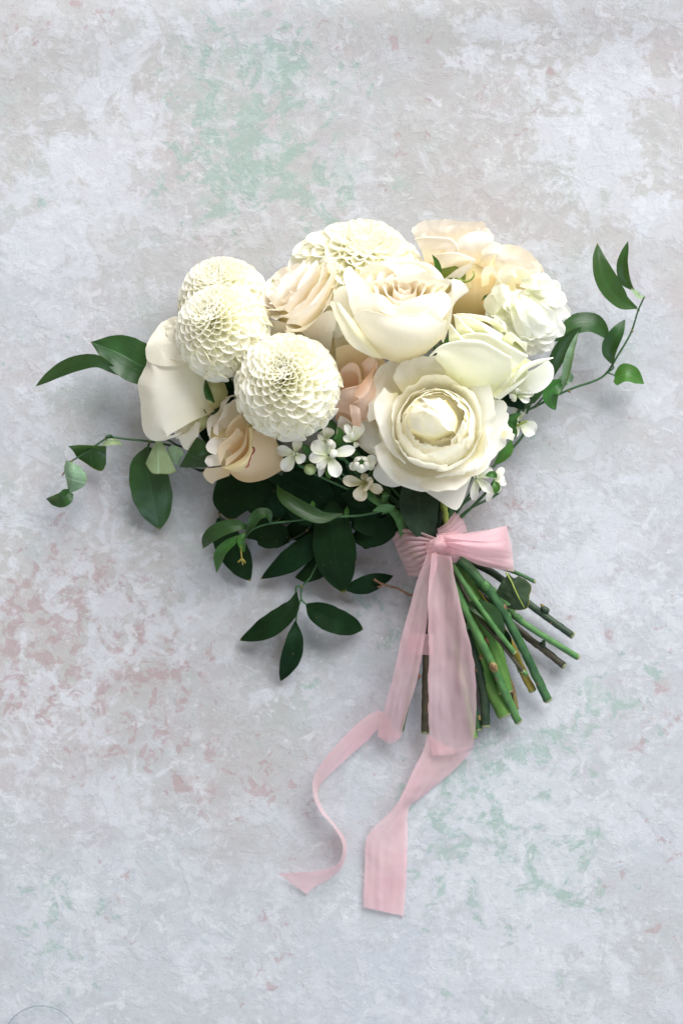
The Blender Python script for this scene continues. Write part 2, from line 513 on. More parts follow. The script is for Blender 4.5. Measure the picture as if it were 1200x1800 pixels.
# ------------------------------------------------------------------ the painted canvas backdrop
ZONES = dict(
    cool_light="950,1500,420,.9 150,1680,280,1 600,1750,300,.8 1050,950,260,.6",
    green="400,60,174,0.58 500,110,65,0.86 365,300,87,0.72 430,270,65,0.72 570,270,160,0.58 450,340,130,0.58 70,350,87,0.72 620,380,102,0.50 290,370,58,0.58 340,150,87,0.50 "
          "880,1350,174,0.58 975,1540,87,1.01 960,1270,160,0.65 740,1060,130,0.58 790,1390,102,0.58 60,1720,116,0.50 230,1660,102,0.43 1120,1220,72,0.72 900,1560,218,0.43 "
          "50,590,58,0.72 140,560,58,0.50 230,940,72,0.58 850,1010,87,0.36 1000,740,160,0.43 870,1640,174,0.36 760,1130,87,0.50 800,1490,87,0.50 60,1560,102,0.58 130,1590,87,0.43 "
          "540,1230,87,0.36 640,1060,72,0.50 330,1240,87,0.36 1140,80,102,0.29 620,120,87,0.43",
    pink="150,40,102,0.72 40,40,72,0.50 20,180,65,0.86 520,40,58,0.58 695,280,65,0.65 850,150,218,0.40 1000,200,203,0.32 60,1075,87,0.94 100,960,102,0.58 40,1190,87,0.86 190,1000,130,0.65 "
         "130,1290,116,0.72 20,1215,58,0.72 250,1150,116,0.50 200,1110,87,0.50 1100,1190,130,0.58 1150,1480,87,0.79 1160,1650,130,0.58 200,1530,72,0.72 200,1655,58,0.94 460,1750,72,0.86 480,1620,87,0.50 "
         "1010,1050,130,0.50 870,890,72,0.65 940,860,87,0.50 160,670,87,0.29 330,1190,174,0.43 420,1300,203,0.36 560,1420,87,0.36 470,1380,72,0.72 1180,1260,87,0.72 380,650,87,0.22 "
         "680,90,116,0.36 250,60,87,0.43 90,1180,58,0.86 260,1170,44,0.86 280,1330,87,0.58 350,1410,44,0.94 740,430,44,0.36 1190,900,72,0.43 90,800,72,0.36 40,1080,72,0.36",
    white="160,250,130,0.72 130,340,116,0.72 230,190,87,0.58 330,60,87,0.36 880,70,102,0.58 1080,270,160,0.58 980,350,130,0.50 1130,140,102,0.43 60,1290,116,0.79 90,1250,87,0.72 270,1420,102,0.72 380,1690,116,0.72 170,1620,116,0.50 "
          "890,1240,130,0.72 840,1440,130,0.72 770,1640,160,0.65 1000,990,160,0.72 960,720,116,0.50 80,450,116,0.58 60,700,130,0.58 330,1060,130,0.58 230,1080,102,0.65 960,1650,130,0.58 1050,1400,102,0.65 1000,1480,102,0.50 "
          "980,1760,174,0.50 130,1720,116,0.58 520,1180,102,0.50 700,1200,87,0.36 1100,1010,130,0.58 920,1100,102,0.65 1150,330,87,0.43 840,90,58,0.72 1090,120,58,0.72 1030,210,72,0.72 180,870,87,0.43 30,950,87,0.72",
    grey="760,160,290,0.50 1000,130,261,0.58 300,110,232,0.43 60,230,116,0.50 620,330,174,0.29 880,300,232,0.36 330,1260,232,0.65 450,1180,188,0.65 400,1340,188,0.65 150,1040,174,0.36 170,190,58,0.72 "
         "1100,1650,188,0.58 460,1560,160,0.43 880,860,116,0.50 820,930,116,0.43 700,1090,102,0.58 950,520,174,0.36 380,400,174,0.29 110,130,145,0.29 560,140,203,0.36 730,330,174,0.36 260,1010,116,0.43 250,920,102,0.36",
)


def backdrop():
    nx, ny = 250, 330
    xs = np.linspace(-.62, .62, nx); ys = np.linspace(-.80, .80, ny)
    X, Y = np.meshgrid(xs, ys)
    PXX = X / PX + 600; PYY = 900 - Y / PX
    Z = np.zeros_like(X)
    # the cloth rises in one soft fold along its far edge, and is otherwise nearly flat
    fy = PYY + .05 * (PXX - 600)
    Z += 0.0075 * np.exp(-((fy - 5) / 88.) ** 2) * (.45 + .55 * np.clip(PXX / 900., 0, 1.2)) - .0010 * np.exp(-((fy - 230) / 120.) ** 2)
    Z += .0010 * np.sin(PXX / 260. + 1) * np.sin(PYY / 340.)
    Z -= .0012
    V = np.stack((X, Y, Z), -1)
    me = grid_mesh('backdrop', V)
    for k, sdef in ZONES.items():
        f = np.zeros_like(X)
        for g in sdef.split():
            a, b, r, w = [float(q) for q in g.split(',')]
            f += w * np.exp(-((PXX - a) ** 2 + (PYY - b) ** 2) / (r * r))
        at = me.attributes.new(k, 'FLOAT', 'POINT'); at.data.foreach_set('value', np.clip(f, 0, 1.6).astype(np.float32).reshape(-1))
    o = link('backdrop', me); o['kind'] = 'structure'
    o['label'] = 'painted canvas backdrop mottled in white, grey, pink and pale green'
    T = NT('painted_canvas')
    pos = T.n('TexCoord').outputs['Object']

    def att(n):
        return T.n('Attribute', attribute_name=n).outputs['Fac']

    def mask(n, sc, lo, hi, gain, seed, det=9, rough=.66, base=0.0, dist=.6):
        ofs = T.n('VectorMath', operation='ADD'); T.l(pos, ofs.inputs[0]); ofs.inputs[1].default_value = (seed, seed * .7, seed * 1.3)
        a = T.noise(ofs.outputs[0], sc, det, rough, dist)
        w = T.math('MULTIPLY', att(n), gain)
        s = T.math('ADD', T.math('ADD', a, w), base)
        return T.ramp(s, lo, hi)
    cl = T.noise(pos, 6, 9, .64, .3)
    c = T.mix(T.ramp(cl, .40, .60), (.615, .595, .575), (.635, .64, .665))
    tint = T.noise(pos, 15.3, 11, .70, .3)
    c = T.mix(T.math('MULTIPLY', T.ramp(tint, .52, .60), .42), c, (.60, .515, .52))
    c = T.mix(T.math('MULTIPLY', T.ramp(tint, .47, .38), .45), c, (.52, .60, .56))
    c = T.mix(T.math('MULTIPLY', att('cool_light'), .50), c, (.635, .69, .755))  # bluer light low on the canvas, put into its paint colour
    cl2 = T.noise(pos, 34, 12, .70, .35)
    c = T.mix(T.math('MULTIPLY', T.ramp(cl2, .51, .57), .55), c, (.735, .74, .775))
    c = T.mix(T.math('MULTIPLY', T.ramp(cl2, .46, .38), .35), c, (.515, .495, .485))
    c = T.mix(T.math('MULTIPLY', mask('grey', 36, .62, .76, .20, 1.7, 11, .68), .45), c, (.535, .51, .495))
    c = T.mix(T.math('MULTIPLY', mask('pink', 66, .65, .77, .12, 5.1, 12, .70), .42), c, (.585, .475, .47))
    c = T.mix(T.math('MULTIPLY', mask('pink', 90, .675, .72, .12, 8.3, 9, .64), .55), c, (.50, .33, .33))
    c = T.mix(T.math('MULTIPLY', mask('green', 56, .63, .74, .135, 11.9, 12, .70), .46), c, (.46, .575, .51))
    c = T.mix(T.math('MULTIPLY', mask('green', 70, .68, .73, .16, 15.2, 10, .66), .62), c, (.37, .52, .445))
    c = T.mix(T.math('MULTIPLY', mask('white', 36, .615, .67, .165, 21.4, 12, .67), .72), c, (.745, .75, .79))
    c = T.mix(T.math('MULTIPLY', mask('white', 70, .645, .675, .08, 25.7, 10, .64), .70), c, (.79, .795, .82))
    # dry-brushed speckle, scuffs and flakes, thicker in some places than in others
    amt = T.ramp(T.noise(pos, 13, 4, .6), .38, .62)
    s1 = T.noise(pos, 330, 5, .7); s2 = T.noise(pos, 120, 8, .74, .2)
    dry = T.noise(T.scalev(pos, (80, 120, 1)), 1.0, 9, .70, .5)
    c = T.mix(T.math('MULTIPLY', T.ramp(s1, .45, .75), .20), c, (.45, .44, .45))
    c = T.mix(T.math('MULTIPLY', T.math('MULTIPLY', T.ramp(s2, .52, .60), .50), amt), c, (.79, .795, .815))
    c = T.mix(T.math('MULTIPLY', T.ramp(s2, .45, .37), .28), c, (.48, .465, .46))
    c = T.mix(T.math('MULTIPLY', T.math('MULTIPLY', T.ramp(dry, .565, .61), .55), amt), c, (.81, .815, .83))
    wx = T.n('TexWave', wave_type='BANDS', bands_direction='X', i_Scale=430.0, i_Distortion=2.0); T.l(pos, wx.inputs['Vector'])
    wy = T.n('TexWave', wave_type='BANDS', bands_direction='Y', i_Scale=430.0, i_Distortion=2.0); T.l(pos, wy.inputs['Vector'])
    weave = T.math('ADD', wx.outputs['Fac'], wy.outputs['Fac'])
    c = T.mix(T.math('MULTIPLY', weave, .025), c, (.40, .40, .41))
    h = T.math('ADD', T.math('MULTIPLY', weave, .3), T.math('ADD', s1, T.math('ADD', T.math('MULTIPLY', s2, 2.0), T.math('ADD', T.math('MULTIPLY', T.ramp(dry, .55, .62), .8), T.math('MULTIPLY', T.ramp(cl2, .48, .56), 1.0)))))
    b = T.n('Bump', i_Strength=.38, i_Distance=.0006); T.l(h, b.inputs['Height'])
    c = T.mix(1.0, c, (.592, .606, .626), 'MULTIPLY')
    p = T.n('BsdfPrincipled'); T.l(c, p.inputs['Base Color']); p.inputs['Roughness'].default_value = .8
    p.inputs['Specular IOR Level'].default_value = .2; T.l(b.outputs[0], p.inputs['Normal'])
    T.l(p.outputs[0], T.out.inputs[0])
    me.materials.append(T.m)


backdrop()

# ------------------------------------------------------------------ clear glass disc at the corner
def glass_disc():
    T = NT('clear_glass')
    tp = T.n('BsdfTransparent'); tp.inputs['Color'].default_value = (.975, .98, .985, 1)
    g = T.n('BsdfGlossy', i_Roughness=.08); fr = T.n('Fresnel', i_IOR=1.4)
    mx = T.n('MixShader'); T.l(T.math('MULTIPLY', fr.outputs[0], .5), mx.inputs[0]); T.l(tp.outputs[0], mx.inputs[1]); T.l(g.outputs[0], mx.inputs[2])
    T.l(mx.outputs[0], T.out.inputs[0])
    E = NT('glass_edge')
    tp = E.n('BsdfTransparent'); tp.inputs['Color'].default_value = (.84, .88, .89, 1); E.l(tp.outputs[0], E.out.inputs[0])
    c = W(73, 1834, 0); t = thing('glass_disc', c + np.array((0, 0, .0006)), 'clear round glass disc lying cut off at the lower left corner of the backdrop', 'glass disc')
    for nm, mt, prof in (('disc', T.m, [(.0001, .0010), (.0246, .0010), (.0251, .0007), (.0246, .0004)]),
                         ('rim', E.m, [(.0246, .0004), (.0251, .0002), (.0255, .0006), (.0255, .0010), (.0250, .0013), (.0246, .0011)])):
        V = np.array([[(r * math.cos(2 * PI * j / 64), r * math.sin(2 * PI * j / 64), z) for j in range(64)] for r, z in prof])
        link(nm, grid_mesh(nm, V, None, mt, closed=True), t)


glass_disc()

TIE = (768, 955, 26)
FG = 'flowers of the bouquet'


def hidden_stem(t, px, py, h, r=6, mat=None):
    """the flower's own stalk, running under the heads to the ribbon"""
    mx, my = (px + TIE[0]) / 2, (py + TIE[1]) / 2
    tube(t, 'stalk', f'{px},{py},{h} {mx},{my},{(h * .25 + 8):.1f} {TIE[0]},{TIE[1]},{TIE[2]}', mat or M_stemd, r=r, k=8)


# ------------------------------------------------------------------ dahlias
def dahlia_meshes():
    out = []
    nu, nv = 13, 12
    for kind in range(4):                         # from tight quill to open spoon
        for var in range(3):
            V = np.empty((nv, nu, 3)); sd = kind * 7 + var * 3.3
            wrap = (2.2, 1.6, 1.25, .95)[kind]
            vm = (.66, .60, .56, .54)[kind] + .03 * var
            for i in range(nv):
                v = 1 - (1 - i / (nv - 1)) ** 1.5
                w = .34 + .66 * math.sin(min(v / vm, 1) * PI / 2) if v < vm else max(1 - ((v - vm) / (1.004 - vm)) ** 2.6, 0) ** .5
                for j in range(nu):
                    u = -1 + 2 * j / (nu - 1)
                    a = wrap * (1.22 - .52 * v) * u
                    rad = .5 * w / math.sin(min(wrap * .8, PI / 2))
                    x = rad * math.sin(a) * (1 + .03 * nz(u, v * 2, sd))
                    z = rad * (1 - math.cos(a)) + (.10, .14, .12, .02)[kind] * v ** 3 + .03 * nz(u * 2, v * 2, sd + 1)
                    V[i, j] = (x, v + .02 * v * nz(u * 1.5, 1, sd + 2), z - .10 * math.sin(v * PI))
            out.append(grid_mesh('dahlia_petal', V, None, M_dahlia))
    return out


DM = dahlia_meshes()


def dahlia(px, py, h, rpx, axis, label, seed, squash=1.0):
    seedv = Vector((seed * 5.3, 0, 0)); c = W(px, py, h); R = rpx * PX * (CAM_H - h * 1e-3) / CAM_H
    M = frame(axis, seed)
    ax = M.col[2]
    base = Vector(c) - ax * R * .75 * squash
    t = thing('dahlia', base, label, 'dahlia', FG)
    blob(t, 'flower_core', c, R * .62, M_core, None, 16, 10, .02, scale=(1, 1, squash))
    rr = random.Random(seed)

    def size(th):
        return R * (.075 + .205 * min(th / R_(60), 1) ** 1.0 + .05 * min(max((th - R_(55)) / R_(45), 0), 1))
    ths = np.linspace(R_(3), R_(118), 500)
    dens = np.array([2 * PI * math.sin(a) * R * R / (.66 * size(a) ** 2) for a in ths])
    cum = np.concatenate(([0], np.cumsum((dens[1:] + dens[:-1]) / 2 * np.diff(ths))))
    n = int(cum[-1])
    for k in range(n):
        th = float(np.interp(k + .5, cum, ths)); ph = k * 2.399963 + rr.uniform(-.06, .06)
        nrm = Vector((math.sin(th) * math.cos(ph), math.sin(th) * math.sin(ph), math.cos(th)))
        tan = Vector((math.cos(th) * math.cos(ph), math.cos(th) * math.sin(ph), -math.sin(th)))
        beta = R_(6) + R_(60) * min(th / R_(80), 1) ** .85 + rr.uniform(-.09, .09)
        d = nrm * math.cos(beta) + tan * math.sin(beta)
        up = -tan * math.cos(beta) + nrm * math.sin(beta)
        side = d.cross(up)
        s = size(th); L = R * (.34 + .14 * min(th / 1.2, 1)) * rr.uniform(.95, 1.05)
        tip = nrm * R * (.965 + .05 * math.cos(th * 2) + rr.uniform(-.012, .012) + .04 * noise.noise(nrm * 1.6 + seedv))
        if th < R_(16):
            tip *= .93
        b = tip - d * L
        kind = 0 if th < R_(20) else 1 if th < R_(48) else 2 if th < R_(80) else 3
        me = DM[kind * 3 + rr.randrange(3)]
        wd = s * 1.26 * rr.uniform(.88, 1.12)
        S = Matrix((side * wd, d * L, up * wd)).transposed()
        tw = Matrix.Rotation(rr.uniform(-.09, .09), 3, d)
        SQ = Matrix.Diagonal((1, 1, squash))
        A = SQ @ M @ tw @ S
        mw = A.to_4x4(); mw.translation = (Vector(c) - Vector(base)) + SQ @ (M @ b)
        link('petal', me, t, mw)
    hidden_stem(t, px, py, max(h - R * 700, 12), 7, M_stemy)
    return t


dahlia(508, 681, 74, 97, (-.14, .33, .93), 'front white pompon dahlia, whole and nearest, facing the camera beside the blush rose', 1)
dahlia(394, 586, 58, 88, (-.36, .44, .82), 'white pompon dahlia with a yellow eye, second from front, above the big pale petals', 2)
dahlia(396, 536, 38, 85, (-.25, .62, .74), 'white pompon dahlia at the upper left edge, mostly hidden behind another dahlia', 3)
dahlia(627, 506, 36, 123, (.10, .80, .60), 'widest white pompon dahlia along the top edge behind the cupped cream rose', 4, .70)


# ------------------------------------------------------------------ hero rose (front right, open, facing the camera)
def sub(h):
    return PX * (CAM_H - h * 1e-3) / CAM_H


def hero_rose():
    t = thing('garden_rose', W(780, 770, 30), 'largest open white garden rose with ruffled rim and egg-shaped heart, above the ribbon', 'rose', FG)
    m = M_white
    # outer petals, back to front
    loft(t, 'petal', ["700,735,50 712,700,50 735,670,50", "668,735,58 675,690,58 705,650,57", "648,742,60 646,700,61 651,670,62 664,650,62 680,636,62 702,634,61 722,642,60"], m, ruffle=2.5, rag=1.2)
    loft(t, 'petal', ["715,700,54 760,672,56 815,690,54", "694,672,64 745,646,66 812,664,64", "690,662,66 704,640,68 735,628,70 772,625,70 784,637,69 810,652,68 830,672,66"], m, ruffle=3, rag=1.0, nu=24)
    loft(t, 'petal', ["790,690,55 822,720,56 826,770,54", "815,668,66 848,712,67 850,775,63", "800,650,68 838,661,70 859,676,70 867,699,69 869,722,67 866,748,64 856,778,60"], m, ruffle=2.5, rag=1.2, nu=24)
    loft(t, 'petal', ["815,715,46 826,770,46 800,820,45", "856,715,50 862,765,52 838,822,50", "864,700,51 881,704,52 891,714,53 894,745,54 898,758,55 892,772,54 884,787,53 866,808,52 845,828,50"], m, ruffle=1.5, rag=1.5, nu=26)
    loft(t, 'petal', ["882,758,55 880,770,55", "893,757,58.5 890,771,57.5", "905,764,58 901,775,56"], m, nu=8, nv=8)
    loft(t, 'petal', ["840,745,56 830,800,56 775,820,56", "852,760,66 846,800,67 790,824,66", "858,768,68 856,792,70 838,815,71 805,829,71 766,833,69"], m, ruffle=1.5, roll=(-4, 130), nu=26)
    loft(t, 'petal', ["770,810,46 800,800,46 830,812,46", "742,845,50 790,850,51 832,825,49", "738,858,50 765,876,51 800,897,52 810,888,52 820,862,51 829,834,49"], m, ruffle=1.0, nu=22)
    loft(t, 'petal', ["700,790,44 705,820,44", "672,800,46 690,842,46", "664,810,44 655,834,43 663,846,42 686,856,42 706,853,43 712,845,44"], m, ruffle=1)
    loft(t, 'petal', ["705,760,46 690,800,46 720,830,46 790,830,50", "684,770,58 686,800,62 722,832,63 795,842,60", "662,782,62 668,812,64 688,836,65 716,852,65 748,858,64 790,848,60"], m, ruffle=2.0, roll=(-4.5, 120), nu=28)
    loft(t, 'petal', ["700,690,56 697,740,56 712,790,56", "684,690,66 682,745,67 700,800,66", "676,682,68 664,700,69 660,712,70 664,735,70 672,762,69 690,795,68 712,812,66"], m, ruffle=1.6, roll=(-3.4, 125), nu=26)
    loft(t, 'petal', ["690,745,42 695,780,42 672,800,42", "650,738,46 662,770,47 652,795,46", "655,730,46 634,738,45 622,762,44 626,778,44 640,792,44 661,800,44 668,798,44"], M_speck, ruffle=1, rag=.8)
    # the cup: incurved rings of thin petals
    o = W(766, 748, 74); s = sub(80); M = frame((-.05, .27, .96))
    for i in range(6):       # broad petals that close the gap under the cup
        rpetal(t, o, M, s, i * 2 * PI / 6 + .5, 66, 108, [(0, 88), (.4, 80), (.75, 66), (1, 52)], M_cream, r0=8, z0=-70, nu=15, nv=12, top=.2, ruffle=5, rag=.03)
    for i in range(5):
        rpetal(t, o, M, s, i * 2 * PI / 5 + .9, 72, 134, [(0, 84), (.30, 62), (.55, 18), (.8, 0), (1, 10)], m, r0=14, z0=-66, nu=19, nv=14, top=.16, ruffle=5, rag=.05)
    for i in range(5):
        rpetal(t, o, M, s, i * 2 * PI / 5 + .6, 70, 134, [(0, 80), (.30, 46), (.55, 6), (.8, -14), (1, -26)], m, r0=18, z0=-70, nu=19, nv=14, top=.14, ruffle=4, rag=.06)
    for i in range(5):
        rpetal(t, o, M, s, i * 2 * PI / 5 + .1, 62, 130, [(0, 78), (.30, 44), (.55, 4), (.8, -16), (1, -34)], m, r0=16, z0=-66, nu=19, nv=14, top=.16, ruffle=4.5, rag=.10)
    for i in range(6):
        rpetal(t, o, M, s, i * 2 * PI / 6 + .3, 50, 120, [(0, 75), (.30, 42), (.6, 0), (.85, -16), (1, -38)], m, r0=14, z0=-62, nu=17, nv=14, top=.18, ruffle=5, rag=.12)
    for i in range(5):
        rpetal(t, o, M, s, i * 2 * PI / 5 + .9, 48, 100, [(0, 72), (.30, 40), (.7, 4), (1, -6)], M_cream, r0=12, z0=-58, nu=15, nv=12, top=.2, ruffle=3, rag=.05)
    blob(t, 'flower_core', W(765, 742, 70), 50 * PX, M_cream, None, 22, 12, .05, scale=(1, 1, .55))
    for i in range(7):
        rpetal(t, o, M, s, i * 2 * PI / 7 + .2, 34, 74, [(0, 60), (.30, 22), (.7, 0), (1, -8)], m, r0=15, z0=-46, nu=15, nv=12, top=.2, ruffle=4, rag=.08)
    # heart of folded petals
    o2 = W(757, 744, 66)
    for i, (th, ww) in enumerate(((.2, 34), (1.0, 36), (1.8, 34), (2.7, 30), (5.6, 26))):
        rpetal(t, o2, frame((.0, .1, 1)), s, th, ww, 74, [(0, 75), (.35, 44), (.7, 16), (1, -4)], M_cream, r0=14, z0=-46, nu=15, nv=12, top=.16, ruffle=3, rag=.03)
    loft(t, 'petal', ["714.1,753.4,67.5 711.8,728.3,69.5 731.5,701.0,71.5", "722.2,753.4,87.5 721.0,728.3,89.5 738.4,707.8,88.5", "741.9,758.0,96.5 739.6,730.6,99.5 753.5,712.4,96.5"], m, nu=16, nv=14, ruffle=.6)
    loft(t, 'petal', ["721.0,767.1,67.5 757.0,783.0,67.5 795.3,769.4,67.5", "721.0,751.1,86.5 757.0,760.2,93.5 796.4,751.1,86.5", "735.0,731.7,96.5 757.0,726.0,100.5 783.7,732.9,96.5", "744.2,719.2,97.5 760.5,714.6,99.5 776.7,721.5,97.5"], m, nu=20, nv=16, ruffle=.8)
    loft(t, 'petal', ["802.2,769.4,71.5 805.7,737.4,75.5 786.0,703.2,75.5", "796.4,758.0,89.5 794.1,734.0,94.5 769.8,706.7,91.5", "787.2,756.8,95.5 779.0,736.3,100.0 755.8,719.2,98.5", "777.9,750.0,98.5 769.8,736.3,102.5 746.6,722.6,101.5 716.4,708.9,94.5"], m, nu=20, nv=14, ruffle=1.0, rag=.6)
    loft(t, 'petal', ["795.3,719.2,77.5 772.1,698.7,79.5", "783.7,719.2,92.5 760.5,703.2,93.5", "774.4,728.3,99.5 757.0,713.5,101.5 739.6,698.7,96.5"], m, nu=14, nv=10, ruffle=.8, rag=.6)
    loft(t, 'petal', ["802,772,78 820,768,80 826,750,80", "800,766,88 812,762,90 822,748,88", "808,752,92 812,742,95 818,756,92"], m, nu=10, nv=8, rag=2)
    hidden_stem(t, 780, 780, 36, 8, M_stemd)


hero_rose()


# ------------------------------------------------------------------ cupped cream rose (upper centre, side view)
def cupped_rose():
    t = thing('cupped_rose', W(705, 610, 45), 'cupped cream rose seen from the side, in the middle just below the top dahlia', 'rose', FG)
    m = M_cream
    # rear wall and rear free petals
    loft(t, 'petal', ["640,530,62 700,505,60 780,515,62", "625,490,80 700,470,78 785,492,80", "628,492,82 632,478,84 649,463,86 670,463,86 690,476,84 700,490,82"], M_white, nu=22, ruffle=1)
    loft(t, 'petal', ["650,535,70 700,515,70 760,520,70", "632,498,88 700,488,88 790,500,88", "636,494,90 690,486,91 722,482,92 747,478,92 772,490,91 796,492,90"], m, ruffle=2, rag=1.6, nu=26)
    # ruffled peach heart
    o = W(710, 522, 80); s = sub(90); M = frame((.02, .60, .80))
    for ring, (n, r0, L, Wd, tilt) in enumerate([(5, 40, 66, 56, 18), (5, 31, 66, 50, 8), (5, 21, 64, 42, 4), (4, 12, 62, 34, 0), (3, 5, 58, 26, -4)]):
        for i in range(n):
            rpetal(t, o, M, s, i * 2 * PI / n + ring * .5, Wd, L * rng.uniform(.93, 1.07), [(0, 40), (.4, tilt), (.78, tilt - 4), (1, tilt + (62 if ring < 3 else 30))], M_peachw if ring else m, r0=r0, z0=-34 + ring * 1.5, top=.10, tp=3.4, nu=19, ruffle=2.6, rag=.015, wave=.9)
    # right wing
    loft(t, 'petal', ["745,600,62 765,560,68 772,520,74", "772,596,76 788,550,86 792,512,90", "778,602,74 791,570,84 796,545,90 806,525,92 814,514,92 825,514,90 818,501,91 806,494,91 793,491,91"], m, nu=22, nv=16, ruffle=1.4, rag=.8)
    # left wing, curled
    loft(t, 'petal', ["640,585,70 650,550,80 660,520,84", "622,550,88 622,515,94 640,492,90", "622,556,90 614,532,94 609,505,97 604,485,97 607,474,96 616,467,94 628,482,90"], m, nu=22, nv=14, ruffle=1.4, rag=.6)
    # second layer: front left and front right
    loft(t, 'petal', ["640,590,84 670,600,86 700,595,86", "622,555,94 655,545,98 695,560,97", "616,523,96 632,519,98 653,515,99 672,519,100 685,530,100 696,546,98"], m, nu=22, ruffle=1, rag=.5, bulge=3)
    loft(t, 'petal', ["700,600,86 730,600,86 765,590,84", "692,556,97 730,545,99 778,560,94", "694,545,98 708,531,100 732,521,101 757,516,100 776,511,98 790,520,94 793,540,92"], m, nu=22, ruffle=1, rag=.6)
    # inner left petal (behind the curled strip)
    loft(t, 'petal', ["650,610,74 640,580,78", "622,585,84 618,550,86", "600,572,80 588,545,82 586,520,84 594,506,84 608,502,84 616,515,86"], m, nu=16, ruffle=1)
    # front bowl
    loft(t, 'petal', ["668,629,62 700,636,60 724,632,61 748,621,64", "640,592,86 690,608,92 735,606,92 778,592,82", "632,573,92 675,580,101 730,582,101 782,575,90",
                      "622,558,95 627,551,97 640,545,99 665,551,103 687,555,104 709,552,104 732,554,103 748,547,101 762,555,98 784,566,92"], m, nu=30, nv=18, roll=(.8, 190), rag=.5)
    # curled outer strip on the left
    loft(t, 'petal', ["672,631,72 642,592,90 618,560,96 597,533,97", "655,627,76 630,596,92 606,562,97 588,530,97", "668,632,70 637,621,76 613,602,82 595,571,86 584,545,88 580,530,90"], M_white, nu=24, nv=10, ruffle=.6)
    hidden_stem(t, 705, 612, 45, 8)


cupped_rose()


# ------------------------------------------------------------------ pointed white rose (right, edges rolled back)
def pointed_rose():
    t = thing('pointed_rose', W(845, 680, 35), 'greenish white rose with sharply rolled petal edges, on the right above the open rose', 'rose', FG)
    m = petal_mat('greenish_white_petal', (.925, .925, .83), (.85, .865, .60), (.925, .92, .68), lit_hem=(.95, .95, .925))
    # back pale petal
    loft(t, 'petal', ["895,660,38 890,690,38", "935,650,46 925,690,45", "962,632,48 972,645,47 970,668,46 945,690,45 912,692,44"], m, ruffle=.6)
    blob(t, 'flower_core', W(862, 640, 46), .021, M_core, scale=(1.15, .95, .9))
    loft(t, 'petal', ["880,690,40 900,670,42", "900,655,50 920,650,50", "905,630,54 925,630,54 940,640,52"], m, nu=12)
    # spiral heart, far to near
    for r in (["868,560,60 884,566,60", "872,556,72 888,570,72", "862,556,76 870,557,77 879,564,77 885,576,75 892,590,72"],
              ["800,575,56 850,565,58 880,585,58", "800,560,70 846,556,73 888,584,70", "796,553,72 815,551,75 845,554,77 868,562,77 884,574,76 897,592,73"],):
        loft(t, 'petal', r, m, nu=20, roll=(1.2, 170), rag=1.2)
    loft(t, 'petal', ["870,600,56 900,610,56", "885,590,68 905,600,68", "889,586,72 897,584,74 908,593,75 918,601,75 925,602,74 924,618,70"], m, nu=16, roll=(1.2, 160))
    loft(t, 'petal', ["800,590,60 840,595,60 880,600,60", "810,566,74 842,566,78 884,588,75", "800,556,76 822,557,79 842,565,81 858,583,80 880,600,77"], m, nu=20, roll=(2.0, 200))
    loft(t, 'petal', ["800,600,60 830,600,62 850,600,62", "800,575,76 822,575,80 840,590,80", "797,553,78 806,558,80 816,569,82 828,580,83 840,589,82"], m, nu=18, roll=(2.0, 200))
    loft(t, 'petal', ["790,610,62 815,612,64 830,612,64", "788,590,77 806,588,82 820,600,80", "788,565,78 796,575,81 805,586,84 814,597,85 820,603,83"], m, nu=18, roll=(2.2, 190))
    # second big petal
    loft(t, 'petal', ["815,640,66 860,650,68 900,650,66", "812,612,80 862,612,86 912,640,78", "808,592,82 826,587,86 846,587,89 858,589,90 880,600,89 902,613,86 926,626,82"], m, nu=26, nv=16, roll=(2.4, 210), bulge=2)
    # right inner fold
    loft(t, 'petal', ["890,680,62 905,650,66", "900,672,70 918,640,74", "905,672,70 912,650,74 921,632,78 927,622,80"], m, nu=14)
    # large front petal
    loft(t, 'petal', ["760,640,58 800,690,56 840,705,54 868,694,56", "764,628,70 815,655,78 862,662,78 892,664,68", "768,620,78 815,622,90 862,632,90 896,650,78",
                      "756,623,80 778,607,86 804,601,91 830,600,94 846,601,95 858,606,95 872,614,93 884,621,90 897,628,86"], m, nu=30, nv=18, roll=(2.7, 215))
    loft(t, 'petal', ["892,660,68 894,640,78", "894,662,72 897,640,82", "898,664,68 899,645,76 898,629,84"], m, nu=10, nv=8)
    # long rolled petal pointing right
    loft(t, 'petal', ["866,700,52 890,676,54 916,652,54 945,640,53", "872,700,60 899,676,63 926,650,62 962,634,56", "864,690,62 889,672,66 915,651,66 940,637,62 971,630,55"], m, nu=26, nv=10, roll=(-3.2, 150))
    loft(t, 'petal', ["862,690,60 880,678,64", "868,698,66 884,686,69", "878,703,62 910,678,63 936,654,60 970,631,55"], m, nu=16, nv=10)
    hidden_stem(t, 850, 680, 40, 8)


pointed_rose()


